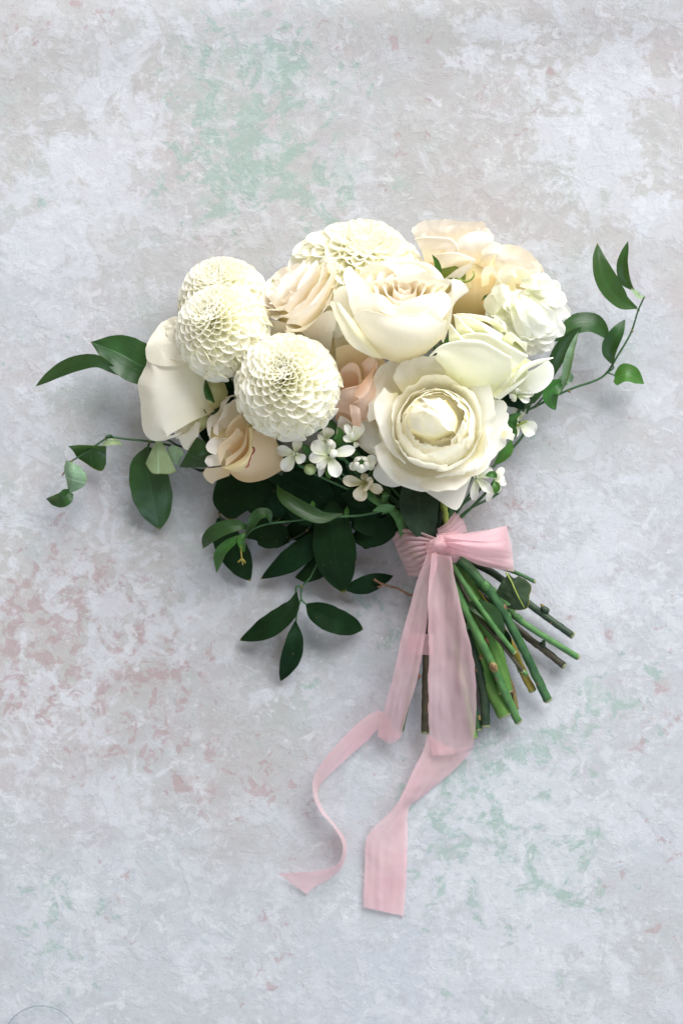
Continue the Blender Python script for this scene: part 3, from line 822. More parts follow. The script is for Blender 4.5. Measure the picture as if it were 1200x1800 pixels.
# ------------------------------------------------------------------ white ranunculus (right)
def ranunculus():
    t = thing('ranunculus', W(900, 600, 30), 'white many-petalled ranunculus facing right at the right edge of the flowers', 'ranunculus', FG)
    o = W(915, 572, 40); s = sub(55); M = frame((.36, .50, .79), .3)
    rings = [(7, 54, 112, 27, 10), (9, 58, 94, 27, 10), (10, 58, 76, 26, 10), (10, 56, 60, 25, 9), (9, 52, 46, 23, 8), (8, 48, 32, 20, 7), (7, 44, 18, 18, 5), (5, 38, 6, 15, 3)]
    for q, (n, L, ang, Wd, r0) in enumerate(rings):
        for i in range(n):
            a = ang + rng.uniform(-7, 7)
            rpetal(t, o, M, s, (i + .5 * (q % 2) + rng.uniform(-.2, .2)) * 2 * PI / n, Wd * rng.uniform(.85, 1.15), L * rng.uniform(.92, 1.1) + 6,
                   [(0, 60), (.25, a * .8), (.7, a), (1, a + rng.uniform(-14, 16))], M_ran, r0=r0 * .5, z0=q * 3.0 - 4, top=.22, tp=3, ruffle=4.5, rag=.03, jit=.09)
    # outer petals fanned over the lower side, like shingles
    for k, (x, y, hh, w, bx, by) in enumerate(((1002, 555, 50, 34, 925, 525), (990, 590, 48, 36, 925, 535), (968, 616, 46, 36, 915, 540), (940, 624, 46, 38, 905, 545), (912, 612, 48, 36, 895, 545), (884, 596, 48, 36, 882, 540),
                                             (853, 548, 52, 34, 885, 515), (996, 528, 54, 32, 930, 515), (978, 572, 58, 30, 918, 522), (955, 594, 58, 30, 912, 528), (926, 596, 60, 30, 902, 530), (866, 520, 60, 30, 895, 508),
                                             (986, 508, 56, 32, 925, 505), (962, 570, 64, 26, 912, 520), (938, 578, 65, 26, 905, 522), (968, 492, 56, 32, 915, 498))):
        leaf(t, f'{bx},{by},{hh + 2} {bx + (x - bx) * .45:.1f},{by + (y - by) * .42:.1f},{hh + 9} {x},{y},{hh}', w, M_ran, fold=.28, prof=[(0, .4), (.2, .72), (.45, .95), (.7, 1), (.88, .78), (.96, .5), (1, .12)],
             twist=rng.uniform(-16, 16), wave=1.6, name='petal', curl=.15)
    hidden_stem(t, 895, 600, 34, 7, M_stemy)


ranunculus()


# ------------------------------------------------------------------ pale peach roses at the top right
def top_rose():
    t = thing('blush_white_rose', W(810, 500, 22), 'pale peach rose at the top right edge, facing away above a yellow-green calyx', 'rose', FG)
    m = M_peachw
    loft(t, 'petal', ["745,440,36 800,445,38 850,440,36", "728,415,50 800,405,54 862,412,50", "721,404,52 728,396,53 741,391,55 767,387,57 801,386,58 828,389,58 851,393,56 857,402,54 867,414,52 864,424,50"], m, nu=30, ruffle=2.5, rag=1.6)
    loft(t, 'petal', ["750,445,44 790,450,46 830,445,44", "745,420,56 790,408,60 835,410,58", "740,410,58 760,402,61 790,398,62 820,397,62 842,403,60"], m, nu=24, ruffle=3, rag=1.5)
    loft(t, 'petal', ["790,470,46 830,470,48 862,455,44", "790,445,60 828,430,66 866,428,58", "796,428,62 812,415,66 833,407,67 852,408,65 866,414,60"], m, nu=22, ruffle=1.5, bulge=2)
    loft(t, 'petal', ["748,470,44 770,470,48", "740,440,58 775,440,62", "729,421,60 742,418,62 762,418,65 788,419,66 800,428,66 804,440,64 792,447,62"], m, nu=20, roll=(2.0, 170), ruffle=1.5)
    loft(t, 'petal', ["758,480,48 790,480,50 815,470,50", "765,458,60 795,455,63 822,456,62", "766,448,62 790,444,66 808,446,67 826,452,66 834,457,64 829,463,62"], m, nu=20, roll=(1.8, 170))
    loft(t, 'petal', ["835,475,44 855,475,46", "845,450,58 870,445,58", "846,438,60 866,425,61 884,430,60 888,440,58 886,452,56 871,466,54"], m, nu=18, ruffle=3, rag=2)
    # folded white petal and curled tip over the calyx
    loft(t, 'petal', ["846,505,50 858,500,52", "845,482,62 865,478,64", "843,488,62 849,472,66 858,467,68 867,471,67 876,487,62 885,504,56"], M_white, nu=16, nv=12)
    loft(t, 'petal', ["785,500,46 800,505,46", "795,488,58 808,490,58", "781,490,56 800,475,62 815,467,64 830,464,63 828,470,60 812,486,58"], m, nu=14)
    # golden shaded lower body
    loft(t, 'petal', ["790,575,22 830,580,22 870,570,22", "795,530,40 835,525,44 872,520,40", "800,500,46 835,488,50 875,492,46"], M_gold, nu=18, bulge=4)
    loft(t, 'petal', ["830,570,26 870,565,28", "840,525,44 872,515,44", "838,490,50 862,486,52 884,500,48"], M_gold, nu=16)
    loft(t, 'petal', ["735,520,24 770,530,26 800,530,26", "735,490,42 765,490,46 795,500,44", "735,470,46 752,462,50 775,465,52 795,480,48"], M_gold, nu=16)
    # calyx
    loft(t, 'calyx', ["770,495,44 790,498,46 815,500,46", "772,478,52 792,478,55 818,482,54", "775,470,54 795,466,56 812,474,56"], M_calyx, nu=12, nv=8)
    tube(t, 'sepal', "800,488,57 815,495,58 827,492,60 833,484,61 831,476,61", M_calyx, r=3.2, r1=1.0, k=8)
    blob(t, 'flower_core', W(815, 480, 30), .021, M_corey)
    loft(t, 'sepal', ["845,530,46 850,520,48", "850,526,50 858,516,52", "852,528,51 857,518,53 863,512,53"], M_fresh, nu=8, nv=6)
    hidden_stem(t, 820, 530, 26, 7)
    t2 = thing('cream_rose', W(910, 520, 14), 'pale cream rose at the upper right, mostly hidden behind the white ranunculus', 'rose', FG)
    loft(t2, 'petal', ["860,490,28 900,500,30 940,500,28", "872,450,40 915,455,44 952,475,40", "870,440,42 886,430,44 908,432,46 928,441,47 944,455,46 954,474,44 957,495,42"], M_peachw, nu=26, ruffle=2, rag=1)
    loft(t2, 'petal', ["860,500,36 895,500,38 930,500,36", "868,465,50 900,462,54 940,478,48", "865,455,52 885,447,55 910,448,56 932,462,54 950,484,48"], M_peachw, nu=22, ruffle=3, rag=1.2)
    loft(t2, 'petal', ["870,520,40 905,515,42", "880,475,54 912,472,56", "878,472,56 890,468,58 905,466,59 922,472,58 938,483,54 946,492,50"], M_white, nu=20, ruffle=1.2)
    loft(t2, 'petal', ["860,520,40 885,520,42", "872,490,54 900,485,56", "872,482,55 878,474,57 905,470,58 908,490,56"], M_white, nu=16, ruffle=2)
    blob(t2, 'flower_core', W(895, 480, 24), .017, M_corey)
    hidden_stem(t2, 905, 530, 16, 6)


top_rose()


# ------------------------------------------------------------------ pale peach ranunculus (left of centre)
def peach_ranunculus():
    t = thing('peach_ranunculus', W(560, 590, 24), 'pale peach ruffled ranunculus with nested petals, between the dahlias and the cupped rose', 'ranunculus', FG)
    m = M_peachw
    o = W(515, 528, 52); s = sub(62); M = frame((-.55, .45, .70), .2)
    for q, (n, L, ang, Wd, r0) in enumerate([(6, 66, 40, 34, 6), (6, 62, 26, 30, 5), (6, 56, 14, 26, 4), (5, 50, 4, 20, 3), (4, 42, -6, 15, 2)]):
        for i in range(n):
            rpetal(t, o, M, s, (i + .5 * (q % 2)) * 2 * PI / n + rng.uniform(-.2, .2), Wd, L * rng.uniform(.95, 1.06), [(0, 75), (.3, ang + 18), (.7, ang), (1, ang + rng.uniform(-12, 12))], m,
                   r0=r0, z0=q * 2 - 8, top=.26, ruffle=5, rag=.05)
    # traced crescents, outermost last
    loft(t, 'petal', ["495,555,52 525,520,56 548,480,54", "480,535,68 512,500,72 540,468,66", "473,524,68 487,506,72 498,485,72 518,474,72 537,457,70"], m, nu=22, ruffle=2)
    loft(t, 'petal', ["515,560,58 545,520,62 565,480,60", "500,545,76 532,500,80 560,462,74", "487,548,74 495,542,77 520,512,82 530,490,82 545,468,80 557,457,76"], m, nu=22, ruffle=1.5)
    loft(t, 'petal', ["530,570,58 560,525,62 580,480,60", "510,560,78 545,520,82 574,466,76", "488,556,76 500,553,79 514,545,82 540,524,84 556,500,84 566,470,82 574,448,78"], m, nu=24, ruffle=1.5)
    loft(t, 'petal', ["540,580,56 572,535,60 592,490,58", "520,570,78 560,528,84 588,475,78", "502,570,76 507,562,79 520,553,83 540,538,86 560,515,87 576,490,86 588,462,82 592,452,80"], m, nu=26, nv=16, ruffle=1.2, bulge=2)
    loft(t, 'petal', ["570,470,62 585,490,62", "575,460,76 594,470,76", "560,458,78 572,448,80 588,452,82 601,466,80 598,482,76"], M_white, nu=16, ruffle=2.5, rag=1)
    # outer skirt, lower right
    loft(t, 'petal', ["500,580,66 530,582,66 556,560,66 574,540,66 590,500,64", "505,585,70 535,580,72 560,556,72 586,510,70", "502,571,76 510,577,75 523,578,76 548,566,78 572,543,80 584,513,80 596,486,78"], m, nu=24, nv=10)
    loft(t, 'petal', ["545,625,40 580,625,40", "535,590,56 585,585,56", "525,580,60 550,565,62 572,548,63 586,548,62 590,575,58"], m, nu=18, bulge=2)
    loft(t, 'petal', ["470,610,40 500,610,42", "468,588,52 505,585,56", "465,566,56 480,563,60 502,568,62 520,578,60"], m, nu=16, bulge=1)
    loft(t, 'petal', ["590,640,36 620,640,36", "588,605,44 615,600,44", "586,580,48 600,565,50 612,590,48 626,612,46"], M_cream, nu=14)
    blob(t, 'flower_core', W(530, 545, 46), .016, M_corey)
    hidden_stem(t, 560, 590, 30, 7)
    # the small bud leaf that peeps out behind it
    return t


peach_ranunculus()


# ------------------------------------------------------------------ blush rose in the middle
def blush_rose():
    t = thing('blush_rose', W(630, 740, 22), 'dusky blush rose wedged between the front dahlia and the open white rose', 'rose', FG)
    m = M_blush
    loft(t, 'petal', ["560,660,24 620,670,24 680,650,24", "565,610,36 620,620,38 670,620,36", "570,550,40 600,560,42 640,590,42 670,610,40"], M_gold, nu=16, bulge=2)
    loft(t, 'petal', ["590,700,34 630,700,34 670,690,34", "592,640,50 630,625,54 672,640,50", "590,612,50 610,606,54 640,608,56 664,622,54 680,640,50"], M_peach, nu=20, bulge=3)
    loft(t, 'petal', ["600,690,44 630,690,46", "598,655,58 634,655,60", "600,650,60 606,644,62 615,639,64 624,641,65 630,652,65 632,672,64 628,690,62"], m, nu=18, roll=(-1.5, 120))
    loft(t, 'petal', ["636,700,46 655,690,46", "640,650,60 662,650,60", "634,640,60 648,628,63 658,630,64 664,642,63 660,670,60"], m, nu=16)
    loft(t, 'petal', ["590,740,36 630,755,36 668,740,36", "592,705,58 632,708,64 664,700,58", "592,692,62 606,684,66 625,680,67 640,675,67 652,668,64 662,660,60"], m, nu=22, roll=(1.4, 160))
    loft(t, 'petal', ["660,632,66 650,655,68 636,672,70 622,695,69", "658,650,72 645,690,73 630,702,72", "662,634,66 656,650,71 653,672,72 646,692,72 634,704,71 615,711,68"], m, nu=20, nv=10)
    loft(t, 'petal', ["620,748,60 634,750,60", "616,728,68 634,732,68", "614,711,69 624,713,71 632,718,70"], m, nu=10, nv=8)
    loft(t, 'petal', ["590,770,40 610,760,40", "594,740,48 625,745,48", "598,730,50 610,736,52 622,748,52 630,756,50"], M_peachw, nu=12)
    blob(t, 'flower_core', W(628, 690, 34), .012, M_corey)
    hidden_stem(t, 630, 720, 28, 7)


blush_rose()


# ------------------------------------------------------------------ peach rose, lower left
def peach_rose():
    t = thing('peach_rose', W(455, 810, 18), 'peach rose with a crimson-nicked folded lip, at the lower left under the front dahlia', 'rose', FG)
    m = M_peach
    loft(t, 'petal', ["420,740,26 400,790,26", "395,700,38 372,750,38", "432,690,44 408,698,44 386,720,43 366,737,42 364,756,42 370,775,42"], M_peachw, nu=22, ruffle=3, rag=1.5)
    loft(t, 'petal', ["440,740,30 420,780,30", "415,705,46 385,745,46", "436,702,50 414,705,50 396,715,49 388,735,48 378,744,48 372,762,47 384,768,47"], M_peachw, nu=22, ruffle=3, rag=1.5)
    loft(t, 'petal', ["445,770,34 420,800,34", "425,730,54 395,765,54", "434,722,56 422,727,57 405,740,57 396,758,56 386,768,55 372,772,54"], m, nu=20, ruffle=2)
    loft(t, 'petal', ["440,780,32 410,810,32", "410,770,50 388,790,50", "396,772,54 376,768,54 362,783,52 366,794,52 380,800,52"], M_peachw, nu=16, ruffle=1.5)
    loft(t, 'petal', ["445,790,36 415,812,36", "430,765,56 400,790,56", "418,752,60 410,764,60 400,774,60 387,785,58 384,800,56 388,816,54"], m, nu=20, roll=(-1.3, 100))
    loft(t, 'petal', ["392,800,44 388,818,42", "374,799,49 371,820,48", "364,802,48 360,811,48 366,820,47"], M_peachw, nu=12, nv=10)
    loft(t, 'petal', ["440,770,40 430,800,40 400,822,40", "434,755,58 424,785,60 398,806,58", "437,735,62 434,765,63 432,785,63 416,804,61 396,820,58"], m, nu=20, bulge=1)
    loft(t, 'petal', ["402,818,36 404,836,28", "378,822,39 380,845,32", "362,823,38 357,833,36 364,845,33 374,851,29"], m, nu=16, nv=12)
    blob(t, 'flower_core', W(420, 785, 22), .017, M_corey)
    blob(t, 'flower_core', W(395, 770, 24), .010, M_corey)
    # big front petal and its folded lip
    loft(t, 'petal', ["400,828,38 420,844,32 440,848,30 470,841,28 496,826,28", "410,818,54 430,828,54 460,822,50 497,800,40", "428,808,60 442,800,62 464,788,58 488,780,44",
                      "438,800,62 442,780,64 446,760,62 460,745,56 480,760,46"], m, nu=26, nv=16)
    loft(t, 'petal', ["391,822,60 412,814,66 430,801,68 437,788,69 437,752,68", "402,826,64 422,820,70 438,803,72 441,785,72 441,752,70", "406,828,60 418,830,62 428,826,65 436,818,67 440,806,68 446,792,68 443,782,69 446,768,68 445,753,66"],
         M_lip, nu=28, nv=10, rag=1.0, label='yellowish folded lip with crimson nicks')
    tube(t, 'nicked_edge', "444,786,70 447,790,69 445,796,70 441,800,70.5 440,806,70 438,812,69.5 437,818,69 432,822,68.5", M_crim, r=1.5, r1=.8, k=6, bumps=.5)
    hidden_stem(t, 450, 810, 22, 7)


peach_rose()


# ------------------------------------------------------------------ big white rose seen from behind, far left
def backed_rose():
    t = thing('white_rose', W(330, 690, 14), 'white rose turned away at the far left, showing two broad veined outer petals', 'rose', FG)
    m = petal_mat('broad_outer_petal', (.92, .89, .79), (.89, .83, .60), (.95, .89, .66), vein=.5, tw=.40)
    loft(t, 'petal', ["385,720,26 380,660,30 360,600,32", "340,740,46 330,670,52 320,600,48", "293,768,46 275,690,54 285,600,52",
                      "322,757,44 305,768,42 292,773,40 268,774,38 252,753,38 247,709,42 243,677,44 250,655,46 259,635,47 257,612,48 262,596,48 274,579,48 284,566,48 300,560,50 318,570,50"], m, nu=36, nv=22, ruffle=1.0, rag=.8)
    loft(t, 'petal', ["375,670,34 365,630,36 345,590,36", "335,640,53 330,605,55 318,580,53", "290,630,56 285,605,56 290,580,54", "335,640,53 295,644,56 268,640,53 258,628,51 258,610,53 265,594,53 276,580,53 285,567,53 302,561,54"], m, nu=28, nv=16, ruffle=1.2, rag=.8)
    loft(t, 'petal', ["375,720,24 360,740,22", "345,740,32 330,760,30", "352,742,32 348,770,30 341,789,28 325,790,28 312,766,30"], m, nu=16)
    loft(t, 'petal', ["370,640,34 345,590,36", "330,600,56 310,575,56", "345,560,58 320,556,58 296,560,56 284,578,54"], m, nu=16, ruffle=2)
    loft(t, 'petal', ["372,640,36 362,600,38", "345,600,56 335,575,56", "322,600,58 308,574,58", "300,600,56 290,580,55"], m, nu=14, ruffle=1.5)
    loft(t, 'petal', ["355,650,32 345,590,34", "330,615,46 322,572,46", "302,598,48 302,566,48"], m, nu=14)
    loft(t, 'petal', ["380,720,18 380,680,20", "345,760,26 335,690,28", "322,770,26 300,730,28"], m, nu=14)
    loft(t, 'petal', ["385,725,20 375,690,20", "345,765,24 335,700,26", "310,772,28 300,740,28"], m, nu=14)
    blob(t, 'flower_core', W(365, 690, 26), .013, M_core)
    blob(t, 'flower_core', W(345, 735, 20), .009, M_core)
    hidden_stem(t, 355, 700, 18, 7)


backed_rose()


# ------------------------------------------------------------------ small white star flowers
SG = 'small white star flowers between the roses'


def star(px, py, h, label, petals, mat=M_small, axis=(0, -.2, 1), group=SG, heart=5.0, lobe=M_small):
    """petals: list of (tip_px, tip_py, tip_h, width_px)"""
    t = thing('star_flower', W(px, py, h - 8), label, 'small flower', group)
    c = np.array((px, py))
    for k, (x, y, hh, w) in enumerate(petals):
        d = np.array((x, y)) - c; L = np.linalg.norm(d); d = d / L; n = np.array((-d[1], d[0]))

        def row(f, wf, dh):
            q = c + d * L * f
            pp = [q + n * w * .5 * wf * e for e in (-1, -.5, 0, .5, 1)]
            hb = h + (hh - h) * f + dh
            return ' '.join(f'{p[0]:.2f},{p[1]:.2f},{hb + (0.9 if abs(e) > .9 else -.3 if e == 0 else 0.2):.2f}' for p, e in zip(pp, (-1, -.5, 0, .5, 1)))
        loft(t, 'petal', [row(.06, .22, 0), row(.3, .62, 1.2), row(.62, 1.0, 1.6), row(.86, .82, .8), row(1.0, .26, -.6)], mat, nu=11, nv=11, ruffle=.5)
    if heart:
        for k in range(5):
            a = k * 2 * PI / 5 + px
            blob(t, 'stamen', W(px + heart * .55 * math.cos(a), py + heart * .55 * math.sin(a), h + 2.6), heart * .42 * PX, M_calyx if k % 2 else lobe, None, 8, 6)
    tube(t, 'stalk', f'{px},{py},{h - 1} {px + 8},{py + 22},{h - 16} {(px + TIE[0]) / 2},{(py + TIE[1]) / 2},26 {TIE[0]},{TIE[1]},{TIE[2]}', M_stem, r=2.6, r1=2, k=6)
    return t


star(519, 797, 46, 'cream star flower tucked under the front dahlia beside the peach rose', [(486, 790, 47, 20), (497, 827, 44, 24), (524, 772, 44, 18), (534, 812, 46, 20)], heart=5)
t = star(578, 800, 50, 'fullest white star flower, five petals open, above the green bud', [(548, 778, 50, 26), (543, 806, 50, 21), (624, 789, 52, 20), (594, 838, 50, 25), (558, 824, 50, 17), (586, 775, 52, 14)], heart=0)
blob(t, 'corona', W(586, 797, 55), 7.5 * PX, M_small, None, 12, 8, .15)
blob(t, 'corona', W(580, 778, 54), 6 * PX, M_small, None, 12, 8, .2)
star(575, 772, 40, 'half hidden white star flower close under the rim of the front dahlia', [(560, 762, 41, 18), (578, 752, 42, 22), (560, 790, 40, 22), (562, 838, 36, 14)], heart=4)
t = star(635, 815, 48, 'white star flower still half closed into a round bud, left of the open rose', [(614, 822, 48, 16), (662, 806, 44, 20), (658, 822, 44, 14)], heart=0)
for k in range(5):
    a = k * 2 * PI / 5 + .3
    loft(t, 'petal', [f"{635 + 15 * math.cos(a - .55):.1f},{816 + 14 * math.sin(a - .55):.1f},45 {635 + 17 * math.cos(a):.1f},{816 + 15 * math.sin(a):.1f},45 {635 + 15 * math.cos(a + .55):.1f},{816 + 14 * math.sin(a + .55):.1f},45",
                      f"{635 + 15 * math.cos(a - .6):.1f},{816 + 14 * math.sin(a - .6):.1f},51 {635 + 17 * math.cos(a):.1f},{816 + 15 * math.sin(a):.1f},52 {635 + 15 * math.cos(a + .6):.1f},{816 + 14 * math.sin(a + .6):.1f},51",
                      f"{635 + 10 * math.cos(a - .6):.1f},{814 + 9 * math.sin(a - .6):.1f},55 {635 + 8 * math.cos(a):.1f},{813 + 7 * math.sin(a):.1f},57 {635 + 10 * math.cos(a + .6):.1f},{814 + 9 * math.sin(a + .6):.1f},55",
                      f"{635 + 5 * math.cos(a - .5):.1f},{812 + 5 * math.sin(a - .5):.1f},54 {635 + 4 * math.cos(a):.1f},{812 + 4 * math.sin(a):.1f},54 {635 + 5 * math.cos(a + .5):.1f},{812 + 5 * math.sin(a + .5):.1f},54"], M_small, nu=9, nv=10)
blob(t, 'pistil', W(635, 812, 50), 6 * PX, M_stemy)
star(641, 850, 40, 'wilting star flower with brown bruised petals, lowest of the small flowers', [(602, 843, 40, 20), (628, 880, 38, 26), (650, 856, 42, 24), (672, 864, 40, 18), (655, 842, 42, 13), (640, 832, 40, 14)], mat=M_smallb, heart=5, lobe=M_node)
star(622, 776, 50, 'narrow petalled white star flower standing edge-on below the blush rose', [(607, 746, 54, 13), (603, 768, 52, 13), (620, 758, 56, 9), (634, 742, 50, 22), (628, 786, 48, 10)], heart=0)
star(836, 838, 38, 'white star flower with drooping petals below the right rim of the open rose', [(832, 880, 34, 15), (862, 864, 38, 17), (866, 826, 40, 22), (828, 822, 40, 10)], heart=5)
star(868, 844, 34, 'ragged white star flower with green streaked petals at the lower right of the open rose', [(886, 838, 36, 18), (876, 866, 34, 14), (856, 882, 32, 12), (884, 822, 34, 14), (890, 850, 30, 12)], heart=0)
star(908, 694, 40, 'funnel shaped white star flower poking out right of the rolled rose petal', [(938, 692, 42, 12), (930, 706, 41, 13), (897, 702, 40, 16), (912, 682, 42, 12), (893, 690, 38, 10)], heart=0)
t = star(912, 742, 20, 'pale star flower lying low behind the vine leaves at the right', [(911, 706, 22, 26), (941, 760, 18, 30), (892, 764, 22, 30)], heart=0)
tube(t, 'stamen', "902,751,24 915,745,25 925,740,25", M_calyx, r=2, r1=2.6, k=6)

t = thing('flower_bud', W(544, 824, 30), 'round pale green flower bud under the small white star flowers', 'flower bud')
blob(t, 'bud', W(545, 825, 44), 10.5 * PX, M_bud, None, 18, 12, .06, scale=(1, .95, 1.05))
for k in range(5):
    a = k * 1.2566 + .4
    loft(t, 'sepal', [f"{545 + 3 * math.cos(a - .5):.1f},{818 + 3 * math.sin(a - .5):.1f},40 {545 + 3 * math.cos(a + .5):.1f},{818 + 3 * math.sin(a + .5):.1f},40",
                      f"{545 + 9 * math.cos(a - .35):.1f},{816 + 6 * math.sin(a - .35):.1f},43 {545 + 9 * math.cos(a + .35):.1f},{816 + 6 * math.sin(a + .35):.1f},43",
                      f"{545 + 13 * math.cos(a - .05):.1f},{818 + 9 * math.sin(a - .05):.1f},44 {545 + 13 * math.cos(a + .05):.1f},{818 + 9 * math.sin(a + .05):.1f},44"], M_fresh, nu=5, nv=6)
tube(t, 'stalk', "546,817,42 560,812,30 660,890,24 768,955,26", M_stem, r=2.4, k=6)


# ------------------------------------------------------------------ leaves
LG = 'trailing vine sprigs of the bouquet'
HEART = [(0, .35), (.08, .85), (.22, 1), (.45, .92), (.7, .6), (.9, .22), (1, .015)]

# right vine
t = thing('vine_sprig', W(935, 717, 6), 'long wiry vine sprig arching up on the right side with upright green leaves', 'vine sprig', LG)
tube(t, 'stem', "800,740,40 880,735,26 935,717,14 975,696,13 1010,681,13 1050,667,14 1066,655,15 1085,625,18 1108,585,20 1121,545,22 1132,521,24", M_stem, r=3.0, r1=1.5, n=60)
tube(t, 'tendril', "940,714,14 955,697,17 962,684,19 985,672,20 1003,668,20", M_stem, r=1.8, r1=1.2, k=6)
tube(t, 'tendril', "1066,655,15 1078,659,15 1083,663,14", M_stem, r=1.6, k=6)
tube(t, 'tendril', "1066,655,15 1077,647,17 1076,640,18", M_stem, r=1.6, k=6)
for nx, ny in ((1066, 655), (943, 712), (1000, 688), (1110, 582), (1121, 545)):
    blob(t, 'node', W(nx, ny, 14 if nx < 1070 else 20), 2.8 * PX, M_node, None, 8, 6, .2)
leaf(t, "1119,542,24 1092,530,30 1066,500,36 1052,462,38 1049,427,36", 46, M_leaf, fold=.30, twist=-18)
leaf(t, "1114,512,26 1098,492,32 1094,462,38 1103,424,40", 23, M_leaf, fold=.35, twist=20)
leaf(t, "1133,520,25 1124,522,26 1113,512,27 1109,502,28", 12, M_pale, fold=.3, twist=-30)
leaf(t, "1076,641,18 1070,615,24 1082,588,28 1098,561,26", 31, M_leaf, fold=.30, twist=12)
leaf(t, "1079,664,15 1100,658,18 1116,664,16 1131,675,10", 40, M_fresh, fold=.25, prof=HEART, twist=25, skew=-.3)
leaf(t, "975,600,30 1010,572,32 1045,570,30 1072,598,22", 44, M_leaf, fold=.2, twist=24, label='large grey-sheened leaf behind the ranunculus')
leaf(t, "968,668,20 972,640,28 985,612,34 1003,590,38 1022,574,40", 32, M_leaf, fold=.4, twist=-20)
leaf(t, "985,690,22 994,665,28 1000,635,34 1008,605,38 1016,582,40", 19, M_pale, fold=.5, twist=35)
leaf(t, "1004,672,20 998,664,24 990,668,25 978,684,22", 22, M_pale, fold=.3, twist=10)
leaf(t, "973,672,22 955,668,28 935,685,30 922,706,28 926,728,20", 38, M_leaf, fold=.25, twist=10)
leaf(t, "990,672,24 976,678,28 966,694,28 975,721,20", 32, M_fresh, fold=.25, twist=12)
leaf(t, "884,742,38 893,752,34 899,766,30 896,775,28", 26, M_fresh, fold=.3, twist=-10, label='folded green leaf behind the white rose')
leaf(t, "915,727,36 903,733,36 898,750,33 895,765,30", 18, M_fresh, fold=.3, twist=10)
leaf(t, "898,772,32 893,790,32 880,805,31 868,818,30", 20, M_fresh, fold=.2, twist=0)
leaf(t, "870,716,34 885,700,36 905,702,34 920,720,28", 34, M_dark, fold=.1)

# left vine
t = thing('vine_sprig', W(330, 790, 6), 'thin vine sprig on the left side with curled pale-backed leaves below the broad petals', 'vine sprig', LG)
tube(t, 'stem', "450,850,8 385,828,8 335,789,20 312,783,24 295,773,26 276,769,27", M_stemd, r=2.6, r1=2.0, n=30)
tube(t, 'stem', "300,783,22 264,776,20 225,772,19 192,769,19 176,778,18 150,796,17 130,808,16 122,812,16", M_stem, r=2.2, r1=1.5, n=40)
tube(t, 'tendril', "128,810,16 116,826,16 110,836,15", M_twig, r=1.6, r1=1.2, k=6)
tube(t, 'tendril', "264,776,20 261,784,20 262,795,18", M_stem, r=2.2, k=6)
tube(t, 'tendril', "200,770,19 194,765,21 187,768,21 187,776,20", M_stem, r=1.8, k=6)
for nx, ny in ((186, 772), (264, 777), (276, 769), (312, 783), (126, 811)):
    blob(t, 'node', W(nx, ny, 20), 2.6 * PX, M_node, None, 8, 6, .2)
loft(t, 'leaf', ["120,784,22 142,782,24 165,783,24 187,784,20", "128,792,17 150,788,17 170,790,17 187,798,15", "136,805,12 152,815,11 165,824,11 180,828,12 187,815,12"], M_leaf, nu=14, nv=12)
leaf(t, "178,783,22 195,777,24 208,778,22 216,782,20", 12, M_pale, fold=.2)
loft(t, 'leaf', ["116,809,20 113,825,19 117,845,17 121,866,15", "128,813,24 128,830,25 126,848,22 122,866,16", "140,819,20 153,836,18 151,850,17 140,860,16 123,867,15"], M_pale, nu=14, nv=12)
leaf(t, "124,864,16 112,876,18 98,880,14 81,877,8", 30, M_leaf, fold=.3, prof=HEART, twist=22)
leaf(t, "262,786,18 258,815,20 266,860,16 276,905,9 281,931,4", 76, M_leaf, fold=.10, prof=BROAD, wave=1.2, label='large flat dark leaf hanging down')
loft(t, 'leaf', ["277,770,32 279,770,32 281,771,32", "266,792,31 279,795,33 292,790,31", "256,815,27 268,832,29 284,833,29 300,833,28 310,828,26"], M_pale, nu=12, nv=14, label='pale underside of a curled leaf')
leaf(t, "313,785,26 308,800,24 313,818,18", 30, M_pale, fold=.2, prof=HEART)
loft(t, 'leaf', ["346,768,30 335,785,30 324,805,26 315,821,22", "358,775,32 350,795,32 340,812,26 326,822,20", "378,790,30 376,805,28 365,820,24 350,822,20"], M_leaf, nu=14, nv=12)
loft(t, 'leaf', ["336,822,14 350,824,14", "352,830,12 372,826,12"], M_dark, nu=6, nv=6)

# upper left leaves
t = thing('leafy_sprig', W(260, 640, 10), 'pair of glossy dark leaves pointing left from behind the broad white petals', 'leafy sprig', LG)
tube(t, 'stem', "330,670,18 280,655,22 245,645,24", M_stem, r=3)
leaf(t, "275,655,24 245,640,28 205,618,30 160,601,26", 78, M_leaf, fold=.18, prof=[(0, .3), (.1, .85), (.3, 1), (.5, .95), (.75, .62), (.92, .2), (1, .015)], twist=-8, wave=1.2)
leaf(t, "222,664,20 200,650,30 172,634,34 135,638,30 98,655,20 63,679,6", 30, M_leaf, fold=.15, twist=40, twist1=10)
tube(t, 'tendril', "245,645,24 230,662,22 215,658,22", M_stem, r=2, k=6)

# leaves in the gap near the left dahlia
t = thing('leafy_sprig', W(365, 730, 10), 'few small dark leaves in the gap between the left dahlia and the peach rose', 'leafy sprig', LG)
tube(t, 'stem', "440,790,14 400,740,20 366,722,26", M_stemd, r=3)
loft(t, 'leaf', ["323,700,42 332,704,42 345,712,42 360,720,40", "326,712,41 340,714,42 352,718,41 362,724,39", "332,722,38 344,729,38 355,730,38 364,726,38"], M_leaf, nu=12, nv=10)
loft(t, 'leaf', ["357,664,36 354,680,38 360,700,38 374,706,38", "364,668,42 362,684,44 366,698,43 375,708,40", "360,660,36 372,690,40 378,708,40"], M_fresh, nu=12, nv=10)
leaf(t, "362,672,26 380,668,28 396,674,28 408,682,26", 36, M_dark, fold=.05, prof=BROAD)
leaf(t, "360,722,30 375,716,30 395,700,28", 24, M_leaf, fold=.1)
leaf(t, "380,790,14 375,750,16 390,700,18 410,670,18", 60, M_dark, fold=.05, prof=BROAD)
leaf(t, "372,800,10 385,770,12 410,720,14", 60, M_dark, fold=.05, prof=BROAD)

